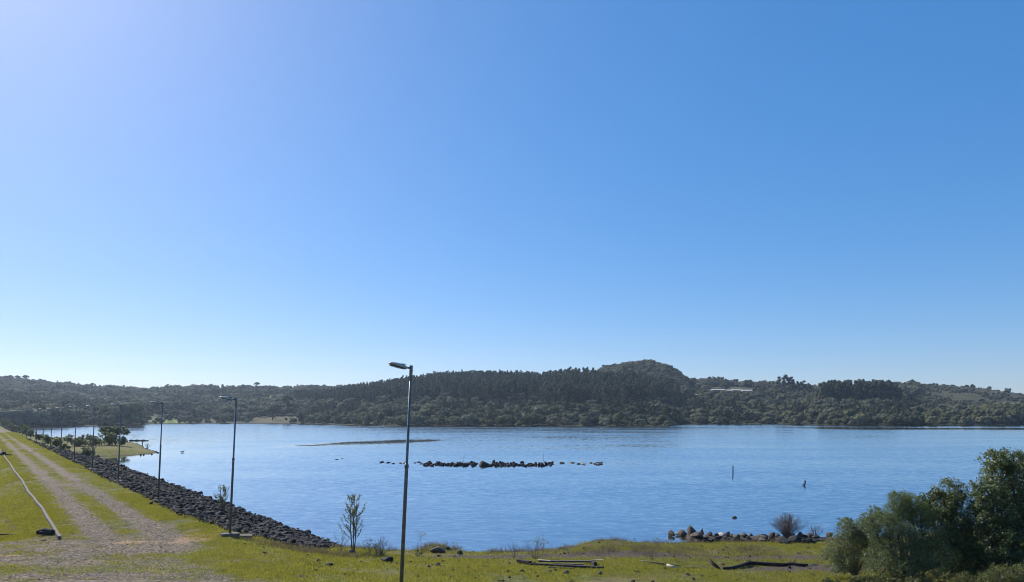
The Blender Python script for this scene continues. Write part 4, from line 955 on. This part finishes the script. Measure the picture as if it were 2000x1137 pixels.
# ------------------------------------------------------------------ far woods
def lobes_round(seed, H_, W, n=11):
    r = random.Random(seed); out = [(0, 0, H_ * .50, W * .34)]
    for k in range(n):
        a_ = r.uniform(0, 6.3); q = r.uniform(.3, .72); out.append((math.cos(a_) * W * .5 * q, math.sin(a_) * W * .5 * q, H_ * r.uniform(.18, .80) * (1.1 - .35 * q), W * r.uniform(.15, .27)))
    return out
def lobes_tall(seed, H_, W, n=12):
    r = random.Random(seed); out = []
    for k in range(n):
        f_ = k / (n - 1); a_ = r.uniform(0, 6.3); ww = W * .5 * (1 - .55 * f_) * r.uniform(.25, .85); out.append((math.cos(a_) * ww, math.sin(a_) * ww, H_ * (.25 + .68 * f_), W * r.uniform(.15, .24) * (1.15 - .35 * f_), 1.15))
    return out
def lobes_pine(seed, H_, W):
    r = random.Random(seed); out = []
    for k in range(9):
        f_ = k / 8; ww = W * .5 * (1 - .62 * f_ ** 1.5)
        for j in range(3 if f_ < .7 else 1):
            a_ = r.uniform(0, 6.3) + j * 2.1; out.append((math.cos(a_) * ww * .5, math.sin(a_) * ww * .5, H_ * (.18 + .76 * f_), ww * .55 + .5, 1.2))
    return out
def lobes_arau(seed, H_, W):
    r = random.Random(seed); out = []
    for k in range(13):
        a_ = k * 2.4; q = math.sqrt((k + .5) / 13); out.append((math.cos(a_) * W * .40 * q, math.sin(a_) * W * .40 * q, H_ * (.90 - .13 * q * q + r.uniform(-.04, .03)), W * .17, .8))
    for k in range(6): out.append((r.uniform(-.2, .2) * W, r.uniform(-.2, .2) * W, H_ * (.42 + .07 * k), W * .16, 1.0))
    return out
def tree_meshes(kindn, seed):
    """returns (crown mesh, trunk mesh); heights are real metres"""
    if kindn == 'scrub': lob = lobes_round(seed, 6.0, 8.2); V, Q_ = crown(seed, lob, 800, .52, .28); tr = (.14, 3.5); mt = 'scrub_pale' if seed % 3 == 0 else 'scrub'; k_ = .74
    elif kindn == 'euc': lob = lobes_tall(seed, 16.5, 9); V, Q_ = crown(seed, lob, 900, .62, .35); tr = (.22, 13); mt = 'euc'; k_ = .72
    elif kindn == 'pine': lob = lobes_pine(seed, 14.5, 5.4); V, Q_ = crown(seed, lob, 560, .6, .35, .3); tr = (.18, 13); mt = 'pine'; k_ = .72
    else: lob = lobes_arau(seed, 12, 8); V, Q_ = crown(seed, lob, 420, .75, .4, .4); tr = (.42, 11); mt = 'arau'; k_ = .6
    V, Q_, T = with_cores(V, Q_, lob, k_)
    cm = mesh_mixed(kindn + '_crown', V, Q_, T, M[mt])
    m = MB().tube([(0, 0, -1.5), (0, 0, tr[1] * .5), (.1, 0, tr[1])], [tr[0], tr[0] * .8, tr[0] * .45], 6)
    rr = random.Random(seed)
    for l in lob[::2]: m.tube([(0, 0, min(l[2] * (.75 if kindn != 'arau' else .93), tr[1])), (l[0] * .8, l[1] * .8, l[2])], [tr[0] * .35, tr[0] * .15], 4, cap=False)
    tm = m.mesh(kindn + '_trunk', M['bark'], True)
    return cm, tm
PR = {k: [tree_meshes(k, 300 + i * 7 + len(k)) for i in range(n)] for k, n in (('scrub', 5), ('euc', 4), ('pine', 4), ('arau', 3))}
def joined(cm, tm, nm):
    """crown and trunk as one mesh for the mass of the woods"""
    a = np.empty(len(cm.vertices) * 3, np.float32); cm.vertices.foreach_get('co', a)
    bm = bmesh.new(); bm.from_mesh(cm); n0 = len(bm.faces); bm.from_mesh(tm)
    bm.faces.ensure_lookup_table()
    for f in bm.faces[n0:]: f.material_index = 1
    me = bpy.data.meshes.new(nm); bm.to_mesh(me); bm.free(); me.materials.append(cm.materials[0]); me.materials.append(tm.materials[0]); return me
def one_tree(kd, x_, y_, sc, label, cat, group, sz=None, z=None):
    cm, tm = random.choice(PR[kd]); t = link({'scrub': 'broadleaf_tree', 'euc': 'eucalyptus_tree', 'pine': 'pine_tree', 'arau': 'umbrella_pine_tree'}[kd], None, None, (x_, y_, gh(x_, y_) - .1 if z is None else z), (0, 0, random.uniform(0, 6.3)), (sc * random.uniform(.9, 1.1), sc * random.uniform(.9, 1.1), sz or sc))
    tag(t, label, cat, group); link('crown', cm, t); link('trunk', tm, t); return t
def shore_of(px): return np.interp(px, _cx, _cs)
# candidate positions over the hillsides, thinned by a jittered grid so that crowns do not pile up
def pine_lo_(p): return np.interp(p, [570, 600, 700, 800, 900, 1000, 1075], [760, 690, 660, 640, 628, 640, 660])
def pine_zone(p, q): return (p > 575) & (p < 1078) & (q > pine_lo_(p)) & (q < 860)
def candidates(N, cell, p0, p1, d0, d1):
    q = np.sqrt(rng.uniform(d0 ** 2, d1 ** 2, N)); p = rng.uniform(p0, p1, N); xx = (p - 1000) / F * q
    key = np.floor(xx / cell).astype(np.int64) * 100003 + np.floor(q / cell).astype(np.int64)
    _, f = np.unique(key, return_index=True); return xx[f], q[f], p[f]
c1 = candidates(60000, 5.8, -140, 2140, 395, 1090); c2 = candidates(26000, 4.3, 570, 1080, 620, 862)
m1 = ~pine_zone(c1[2], c1[1]); m2 = pine_zone(c2[2], c2[1])
cx_, cy, cpx = [np.concatenate([a_[m1], b_[m2]]) for a_, b_ in zip(c1, c2)]
gz = np.maximum(ground_h(cx_, cy), -.3); dsh = cy - shore_of(cpx)
ok = (gz > -0.5) & (dsh > -1.5)
cl = clearing(cx_, cy)
typ = np.zeros(len(cx_), int)       # 0 scrub 1 euc 2 pine 3 big-hill wood
pine_lo = np.interp(cpx, [570, 600, 700, 800, 900, 1000, 1075], [760, 690, 660, 640, 628, 640, 660])
typ[(cpx > 575) & (cpx < 1078) & (cy > pine_lo) & (cy < 860)] = 2
euc_lo = np.interp(cpx, [1060, 1100, 1180, 1250, 1290, 1325], [600, 575, 572, 590, 625, 680])
typ[(cpx > 1062) & (cpx < 1325) & (cy > euc_lo) & (cy < 770)] = 1
typ[(cpx > 900) & (cpx < 1062) & (cy > 600) & (cy <= pine_lo) & (vnoise(cpx / 25, cy / 25, 4) > .45)] = 1
stand = (cpx > 1600) & (cpx < 1752) & (cy > 676) & (cy < 722); typ[stand] = 1
mixed = (typ == 0) & (fbm(cx_ / 45, cy / 45, 91, 3) > .12) & (rng.random(len(cx_)) < .5) & (cy > 470) & (cpx < 1780) & (cl < .4) & ~((cpx > 1360) & (cpx < 1500) & (cy > 640)); typ[mixed] = 1
typ[(cpx > 1140) & (cpx < 1338) & (cy >= 770) & (cy < 990)] = 3
patch = fbm(cx_ / 40, cy / 40, 61, 3)
dens = np.where(typ == 0, np.clip(0.80 + patch * 0.9, .12, 1), 1.0)
right_open_ = lambda p, q: (p > 1793) & (p < 2010) & (q > 740)
right_open = right_open_(cpx, cy); dens = np.where(right_open & (typ == 0), np.clip(.20 + (patch + .5 * fbm(cx_ / 14, cy / 14, 63, 2)) * 1.6, .03, .95), dens)
gaps = (fbm(cx_ / 28, cy / 22, 66, 3) < -.28) & (typ == 0) & (cpx < 1060); dens = np.where(gaps, .08, dens)
dens = np.where((cpx > 1340) & (cpx < 1480) & (cy > 800) & (cy < 930), .12, dens)
dens = np.where(right_open, dens, dens * np.clip(1.15 - cl * 1.3, .07, 1))
dens = np.where((typ == 1) & ~stand & (cpx < 1062), dens * .7, dens)
behind_ridge = (cpx > 760) & (cpx < 1140) & (cy > 870); dens = np.where(behind_ridge, 0, dens)
dens = np.where((dsh < 10) & (cl < .5), 1, dens)
ok &= rng.random(len(cx_)) < dens
mixed &= typ == 1
# keep the buildings' ground free
ok &= ~((cpx > 1385) & (cpx < 1482) & (cy > 770) & (cy < 812))
cx_, cy, cpx, gz, typ, dsh, mixed = cx_[ok], cy[ok], cpx[ok], gz[ok], typ[ok], dsh[ok], mixed[ok]
n = len(cx_)
hs_ = np.where(typ == 0, .48 + .95 * rng.random(n) ** 2.0 + .22 * fbm(cx_ / 30, cy / 30, 83, 2), np.where(typ == 1, rng.uniform(.6, 1.12, n) * (1 + .3 * fbm(cx_ / 22, cy / 22, 84, 2)), np.where(typ == 2, rng.uniform(.84, 1.10, n) * (1 + .10 * fbm(cx_ / 14, cy / 14, 81, 2)), rng.uniform(1.2, 1.7, n))))
hs_ = np.where((typ == 0) & (cy > 850), hs_ * 1.35, hs_)
hs_ = np.where((typ == 0) & (cpx < 700) & (cy > 640), hs_ * np.where(cy > 850, 1.05, 1.45), hs_)
hs_ = np.where((typ == 0) & (cpx > 192) & (cpx < 272) & (dsh < 45), hs_ * 1.7, hs_)
hs_ = np.where((typ == 0) & (cpx < 130) & (cy < 480), hs_ * 1.75, hs_)
hs_ = np.where((typ == 0) & (cpx < 260) & (cpx >= 130) & (cy < 500), hs_ * 1.25, hs_)
hs_ = np.where((typ == 0) & (cpx > 1930) & (cy < 640), hs_ * 1.5, hs_)
hs_ = np.where(right_open_(cpx, cy) & (typ == 0), rng.uniform(.35, .8, n), hs_)
hs_ = np.where((typ == 1) & (cpx > 1590), rng.uniform(1.15, 1.4, n), hs_)
hs_ = np.where(mixed, rng.uniform(.38, .68, n), hs_)
inview = (cpx > -10) & (cpx < 2010)
def pick(mask, m):
    idx = np.where(mask & inview)[0]; sc = hs_[idx] / cy[idx]
    return idx[np.argsort(-sc)[:m]]
single = {}
def zone(px, d, sh):
    if sh < 22:
        for lim, nm in ((150, 'at the foot of the dark wood behind the far end of the dam'), (270, 'of the dark clump at the water behind the grassy point'), (420, 'by the left-hand far shore meadow'), (600, 'on the far shore right of the second lamp'), (800, 'on the far shore between the second and the nearest lamp'), (1000, 'at the water just right of the nearest lamp, far shore'), (1170, 'at the water below the dark middle ridge'), (1315, 'at the water on the headland below the highest hill'), (1560, 'at the water of the bay right of the headland'), (1800, 'at the water below the tall right-hand stand'), (2200, 'at the water near the right frame edge')):
            if px < lim: return 'round-crowned tree ' + nm
    for lim, nm in ((200, 'behind the far end of the dam'), (600, 'behind the second lamp'), (1000, 'behind the rock bar'), (1315, 'below the highest hill'), (1800, 'below the tall right-hand stand'), (2200, 'near the right frame edge')):
        if px < lim: return 'round-crowned tree set back on the far slope ' + nm
for i in pick((typ == 0) , 300):
    single[i] = 1; one_tree('scrub', cx_[i], cy[i], hs_[i], zone(cpx[i], cy[i], dsh[i]), 'tree', 'round-crowned trees of the far shore')
for i in pick((typ == 1) & (cpx > 1590) & ~mixed, 120):
    single[i] = 1; one_tree('euc', cx_[i], cy[i], hs_[i], 'tall dark tree in the straight-topped stand on the right-hand slope', 'tree', 'tall trees of the right-hand stand')
for i in pick((typ == 1) & (cpx < 1590) & ~mixed, 180):
    single[i] = 1; one_tree('euc', cx_[i], cy[i], hs_[i], ('tall dark bushy tree on the front of the middle ridge below the highest hill' if cpx[i] > 1062 else 'tall dark bushy tree at the lower edge of the pine plantation'), 'tree', 'tall bushy trees of the middle ridge')
for i in pick((typ == 2), 300):
    single[i] = 1; one_tree('pine', cx_[i], cy[i], hs_[i], ('narrow dark pine in the plantation %s' % ('left of the nearest lamp' if cpx[i] < 800 else 'behind the rock bar, right of the nearest lamp')), 'tree', 'pines of the plantation')
for i in pick((typ == 3), 0): pass
rest = np.array([i not in single for i in range(n)])
def mass(name, mask, kd, label, extra=1.0):
    m_ = mask & rest; k = int(m_.sum())
    pr = [joined(a, b_, kd + '_tree_far') for a, b_ in PR[kd]]
    sc = hs_[m_][:, None] * rng.uniform(.88, 1.12, (k, 3)) * extra
    scatter(name, np.stack([cx_[m_], cy[m_], gz[m_] - .1], 1), np.stack([np.zeros(k), np.zeros(k), rng.uniform(0, 6.3, k)], 1), sc, pr, label)
mass('far_scrub_wood', typ == 0, 'scrub', 'grey-green scrub and low trees covering the far slopes')
mass('eucalyptus_wood', typ == 1, 'euc', 'dark tall bushy trees massed on the middle ridge')
mass('pine_wood', typ == 2, 'pine', 'dense dark pine plantation behind its front rows')
mass('hill_wood', typ == 3, 'scrub', 'dense dark wood covering the highest hill')
# single trees one can tell apart on the skyline and the slopes
ARA = [(20, 1040, 1.15, 'first umbrella-topped tree from the left on the skyline'), (34, 1045, 1.3, 'second umbrella-topped tree from the left on the skyline'), (50, 1042, 1.35, 'third umbrella-topped tree on the left skyline, with a ragged tuft'), (66, 1040, 1.05, 'fourth umbrella-topped tree on the left skyline'), (96, 1045, .9, 'flat-topped tree on the left skyline above the lamp row'),
 (143, 1040, .95, 'wide flat-topped tree on the skyline above the sixth lamp'), (181, 1050, 1.15, 'flat-topped tree standing clear on the skyline above the fifth lamp'), (311, 1045, .75, 'tiny round-topped tree on the skyline left of the skyline knoll'), (386, 1045, .85, 'lone umbrella tree on the skyline with sky under its crown'), (371, 1046, .5, 'tiny thin tree left of the lone umbrella tree'),
 (475, 1048, 1.1, 'broad umbrella tree breaking the skyline right of the second lamp'), (502, 1048, 1.35, 'tallest tufted tree on the skyline between two lamps'), (514, 1050, .75, 'small tree right of the tallest tufted tree'), (618, 1048, .95, 'dark dome-topped tree on the middle of the left skyline'), (640, 1050, .6, 'low flat tree right of the dome-topped one'), (590, 1050, .6, 'low flat-topped tree left of the dome-topped one'), (438, 1050, .6, 'flat-topped tree just left of the second lamp head on the skyline'),
 (562, 640, 1.45, 'big broad umbrella tree above the brown meadow'), (532, 590, .95, 'small umbrella tree with visible trunk on the brown meadow'), (675, 650, .9, 'umbrella tree before the plantation left of the nearest lamp'), (130, 600, 1.1, 'dark umbrella tree on the slope above the seventh lamp'), (155, 640, 1.0, 'dark umbrella tree on the slope above the sixth lamp'), (68, 560, 1.1, 'dark umbrella tree on the slope above the tenth lamp'), (338, 720, 1.15, 'umbrella tree on the slope right of the third lamp'), (30, 520, .8, 'dark flat-crowned tree above the far end of the dam'), (12, 500, .8, 'dark flat-crowned tree at the left frame edge above the dam end'),
 (900, 560, .85, 'flat-crowned tree in the scrub behind the rock bar'), (960, 590, .85, 'flat-crowned tree in the scrub right above the rock bar'), (1342, 880, .6, 'flat-topped tree leaning out just right of the highest hill'), (1310, 740, .95, 'flat-crowned tree right below the highest hill'), (1295, 745, .8, 'flat-crowned tree next to it under the highest hill'), (1840, 640, .85, 'umbrella tree standing alone on the tan meadow at the right'), (1740, 590, .8, 'dark umbrella tree at the foot of the right-hand stand'), (1682, 600, .75, 'flat umbrella tree below the right-hand stand'), (1852, 540, .7, 'small umbrella tree in the scrub below the tan meadow'),
 (1470, 660, .8, 'flat-crowned tree on the slope below the long pale roofs'), (1560, 640, .85, 'flat-crowned tree on the slope below the skyline group'), (1600, 620, .8, 'flat-crowned tree left below the right-hand stand'), (1430, 640, .8, 'flat-crowned tree under the middle of the pale roofs')]
for px, d, sc, lb in ARA:
    if d > 1000: sc *= .9; d -= 10
    xx = (px - 1000) / F * d; one_tree('arau', xx, d, sc, lb, 'tree', 'umbrella-crowned trees', sz=sc * random.uniform(.95, 1.1) * (.78 if 480 < d < 1000 and px not in (562, 532) else 1))
EUC = [(1525, 880, 2.0, 1.2, 'left tree of the big skyline group between the roofs and the stand'), (1535, 880, 2.1, 1.42, 'tallest tree of the big skyline group between the roofs and the stand'), (1545, 880, 2.0, 1.3, 'right tree of the big skyline group, full and rounded'), (1558, 880, 1.5, 1.0, 'lower tree right of the big skyline group'), (1567, 880, 1.6, 1.05, 'middle tree of the smaller skyline pair'), (1578, 880, 1.4, .9, 'right tree of the smaller skyline pair'), (1585, 880, .6, .5, 'smallest tree trailing the skyline group'),
 (1597, 700, .85, .8, 'low tree leading into the left end of the right-hand stand'), (1608, 695, 1.25, 1.3, 'bulky tree at the left corner of the right-hand stand'), (1737, 690, 1.1, 1.45, 'tall peak tree in the right half of the stand'), (1758, 690, .9, 1.05, 'slim open tree at the right of the stand with sky through it'), (1772, 692, 1.0, 1.0, 'tree second from the right end of the stand'), (1784, 690, 1.05, 1.0, 'last full tree at the right end of the stand'), (1797, 680, .45, .45, 'small round tree just right of the stand'), (1802, 690, .5, .5, 'small dark tree on the tan slope beside the stand'),
 (1322, 880, .9, .75, 'tree breaking the right shoulder of the highest hill'), (1327, 885, .75, .7, 'outermost tree on the right shoulder of the highest hill'), (1105, 745, 1.0, 1.1, 'tree at the notch between plantation and highest hill'), (1395, 1010, 1.2, .7, 'round clump on the small knoll right of the highest hill'), (1405, 1012, 1.0, .65, 'right tree of the small knoll clump'), (1383, 1005, .9, .55, 'left tree of the small knoll clump'), (325, 1040, 1.1, .8, 'left tree of the dark knoll on the left skyline'), (333, 1042, 1.0, .7, 'right tree of the dark knoll on the left skyline'),
 (1502, 880, .6, .5, 'small dark tree beside the bare brown tree near the roofs'), (1185, 560, .8, .7, 'pale-tipped tree standing out of the dark wood'), (1100, 560, .65, .6, 'pale rounded tree at the foot of the middle ridge'), (1120, 562, .6, .6, 'second pale rounded tree at the foot of the middle ridge')]
for px, d, sc, sz, lb in EUC:
    one_tree('euc', (px - 1000) / F * d, d, sc, lb, 'tree', None, sz=sz)
for px, d, sc, lb in ((1168, 560, .75, 'pointed conifer at the foot of the dark middle wood'), (1157, 562, .6, 'smaller pointed conifer left of its taller twin'), (1214, 575, .62, 'lone pointed conifer against the darkest part of the wood')):
    one_tree('pine', (px - 1000) / F * d, d, sc * 1.3, lb, 'tree', None, sz=sc)
for px, d, sc, lb in ((1968, 1040, 1.35, 'dark round tree breaking the falling skyline at the right'), (1900, 1045, .9, 'small round tree on the right-hand skyline'), (1932, 1045, 1.0, 'pair-topped tree on the right-hand skyline'), (1475, 890, .9, 'round tree left of the bare brown tree near the roofs'), (1812, 700, .8, 'round tree on the tan slope right of the stand'), (1822, 705, .55, 'tiny tree on the tan slope')):
    one_tree('scrub', (px - 1000) / F * d, d, sc, lb, 'tree', None)
for px, d, sc, lb in ((1411, 776, .95, 'round tree in front of the leftmost pale roof'), (1421, 774, 1.05, 'round tree before the gap between the first two pale roofs'), (1433, 778, .9, 'round tree before the left end of the middle pale roof'), (1446, 775, 1.0, 'round tree in front of the middle pale roof'), (1400, 772, .8, 'low round tree at the left end of the pale roofs'), (1466, 772, .8, 'low round tree before the right-hand pale roof')):
    one_tree('scrub', (px - 1000) / F * d, d, sc, lb, 'tree', None)
bt = bare_shrub('wide bare brown leafless tree right of the long pale roofs', P_at(1489, 880), 24, 11, 90, M['twig'], 9, 0, 'bare_tree', 'tree', .16)

# buildings on the slope
def shed(px0, px1, py_eave, py_top, d, label, name, depth=10, wins=3):
    x0, x1 = (px0 - 1000) / F * d, (px1 - 1000) / F * d; zt = CZ - (py_top - HY) / F * d; ze = CZ - (py_eave - HY) / F * d
    cx0 = (x0 + x1) / 2; g_ = gh(cx0, d) - 1.5; t = link(name, None, None, (cx0, d, g_)); tag(t, label, 'building')
    W = x1 - x0
    link('wall', MB().box((0, depth / 2, (ze - g_) / 2), (W - .6, depth - .6, ze - g_)).mesh('wall', M['housewall']), t)
    hz = zt - ze
    link('roof', MB().loft([[(sx * W / 2, 0, ze - g_), (sx * W / 2, depth, ze - g_), (sx * W / 2, depth, ze - g_ + .15), (sx * W / 2, depth * .55, ze - g_ + hz), (sx * W / 2, 0, ze - g_ + .15)] for sx in (-1, 1)]).mesh('roof', M['roof']), t)
    for k in range(wins):
        wn = link('window', MB().box((0, 0, 0), (1.6, .1, 1.1)).mesh('window', M['pane']), t, (-W / 2 + W * (k + .5) / wins, .22, ze - g_ - 1.3))
    return t
shed(1392, 1418, 762, 759.5, 790, 'long pale-roofed building, leftmost of the row on the slope', 'farm_building')
shed(1420, 1430, 763.5, 761, 786, 'short pale-roofed shed between the two longer roofs', 'farm_shed', 8, 1)
shed(1431, 1450, 762.5, 760, 792, 'pale-roofed building in the middle of the row on the slope', 'farm_building')
shed(1451, 1471, 764, 761, 784, 'right-hand pale-roofed building with the tallest lit front', 'farm_building')
shed(1358, 1363, 771.5, 769, 742, 'tiny white hut left below the row of pale roofs', 'small_hut', 5, 1)
shed(1697, 1706, 786.5, 784.5, 668, 'tiny bluish shed half hidden below the right-hand stand', 'small_shed', 5, 1)

# ------------------------------------------------------------------ ground cover
def tuft_mesh(name, seed, nb, h, spread, mat, lean=.5, wd=.006):
    r = np.random.default_rng(seed); V = []; Fq = []
    for k in range(nb):
        a_ = r.uniform(0, 6.3); bx, by = r.normal(0, spread, 2); hh = h * r.uniform(.5, 1.2); lx, ly = math.cos(a_) * lean * hh * r.uniform(.2, 1), math.sin(a_) * lean * hh * r.uniform(.2, 1)
        b_ = r.uniform(0, 6.3); wx_, wy_ = math.cos(b_) * wd, math.sin(b_) * wd; o = len(V)
        V += [(bx - wx_, by - wy_, -.01), (bx + wx_, by + wy_, -.01), (bx + lx + wx_ * .3, by + ly + wy_ * .3, hh), (bx + lx - wx_ * .3, by + ly - wy_ * .3, hh)]; Fq.append((o, o + 1, o + 2, o + 3))
    return mesh_np(name, np.array(V), np.array(Fq), mat)
GT = [tuft_mesh('grass_tuft', 400 + k, 22, .034, .09, M['grass'], 1.0, .007) for k in range(4)]
DT = [tuft_mesh('dry_tuft', 420 + k, 20, .20, .13, M['drygrass'], .7, .005) for k in range(4)]
def cover(n, y0, y1, x0=None, pw=1.0):
    yy = y0 + (y1 - y0) * rng.random(n) ** pw; pxx = rng.uniform(-30, 2030, n); return (pxx - 1000) / F * yy, yy
xx1, yy1 = cover(95000, 21, 49); xx2, yy2 = cover(60000, 45, 140, pw=1.0)
# the dam verge gets its own share
yy3 = 33 + 170 * rng.random(70000) ** 1.8; ss3 = rng.uniform(-4, 12.2, 70000); xx3 = ss3 - A * yy3
xx = np.concatenate([xx1, xx2, xx3]); yy = np.concatenate([yy1, yy2, yy3]); zz = ground_h(xx, yy)
keep = (zz > .25) & (rock_zone(xx, yy) < .1) & (track_mask(xx, yy) < rng.uniform(.1, .75, len(xx))) & (bare_mask(xx, yy) < rng.uniform(.1, .9, len(xx))) & (fbm(xx / 1.6, yy / 1.6, 71, 3) + .6 * fbm(xx / 5, yy / 5, 72, 2) > rng.uniform(-.65, .62, len(xx)))
xx, yy, zz = xx[keep], yy[keep], zz[keep]; n = len(xx)
sc = rng.uniform(.6, 1.5, (n, 1)) * (1 + yy[:, None] / 90) * np.ones((1, 3)); scatter('grass', np.stack([xx, yy, zz], 1), np.stack([rng.uniform(-.15, .15, n), rng.uniform(-.15, .15, n), rng.uniform(0, 6.3, n)], 1), sc, GT, 'short yellow-green grass on the bank and the dam')
# dry weeds along the waterline and in the bare patches
sx_ = rng.uniform(-11.5, 22, 3400); sy_ = np.interp(sx_, shx, shy) - np.abs(rng.normal(.25, .5, 3400)); zz = ground_h(sx_, sy_)
pxs = np.concatenate([sx_, rng.normal(-9.6, 1.6, 200), rng.normal(13, 3, 260), rng.normal(6, 2, 220)]); pys = np.concatenate([sy_, rng.normal(32.6, .5, 200), rng.normal(37, 1.2, 260), rng.normal(36, 1.3, 220)])
zz = ground_h(pxs, pys); kp = (zz > .05) & ((fbm(pxs / 1.2, pys / 3, 91, 3) > -.25)); pxs, pys, zz = pxs[kp], pys[kp], zz[kp]; n = len(pxs)
sc = rng.uniform(.5, 1.5, (n, 1)) * np.ones((1, 3)); scatter('dry_weeds', np.stack([pxs, pys, zz], 1), np.stack([rng.uniform(-.2, .2, n), rng.uniform(-.2, .2, n), rng.uniform(0, 6.3, n)], 1), sc, DT, 'dry brown weeds fringing the near shore')
# loose gravel and clods
xx, yy = cover(110000, 21, 60); m1 = (track_mask(xx, yy) > rng.uniform(.2, .9, len(xx)))
m2 = (rng.random(len(xx)) < .03 + .5 * bare_mask(xx, yy))
k2 = (m1 | m2) & (ground_h(xx, yy) > .1); xx, yy = xx[k2], yy[k2]; zz = ground_h(xx, yy); n = len(xx)
PEB = [rock_mesh('pebble', 500 + k, mm, 9, .7, ICO1) for k, mm in enumerate([M['concrete'], M['boulder'], M['boulder'], M['concrete']])]
sc = (rng.uniform(.010, .026, (n, 1)) * (1 + 1.2 * (rng.random((n, 1)) < .03))) * rng.uniform(.8, 1.3, (n, 3))
scatter('gravel', np.stack([xx, yy, zz + .004], 1), rng.uniform(-.5, .5, (n, 3)) * [1, 1, 6], sc, PEB, 'loose grey gravel and pebbles on the tracks and bank')
# clods on the bank
n = 420; yy = rng.uniform(22, 46, n); xx = rng.uniform(-14, 18, n); zz = ground_h(xx, yy); kp = (zz > .3) & (rock_zone(xx, yy) < 0) & (track_mask(xx, yy) < .4) & (fbm(xx / 2, yy / 2, 31, 3) > -.1); xx, yy, zz = xx[kp], yy[kp], zz[kp]; n = len(xx)
sc = rng.uniform(.035, .10, (n, 1)) * rng.uniform(.8, 1.4, (n, 3)); scatter('stone_litter', np.stack([xx, yy, zz + .01], 1), rng.uniform(-.5, .5, (n, 3)) * [1, 1, 6], sc, RK[:3] + RBK[:1], 'scattered small dark stones on the near bank')

# ------------------------------------------------------------------ the air
if HAZE:
    m = bpy.data.materials.new('haze_air'); m.use_nodes = True; nt = m.node_tree; nt.nodes.clear()
    out = nt.nodes.new('ShaderNodeOutputMaterial'); pv = nt.nodes.new('ShaderNodeVolumePrincipled')
    pv.inputs['Color'].default_value = (0.66, 0.80, 1.0, 1); pv.inputs['Density'].default_value = HAZE; pv.inputs['Anisotropy'].default_value = 0.45
    nt.links.new(pv.outputs[0], out.inputs['Volume'])
    hz = MB().box((0, 0, 58), (3100, 3100, 132)).mesh('haze', m); kind(link('haze', hz), 'stuff')
    bpy.data.objects['haze']['label'] = 'thin pale blue haze over the lake'
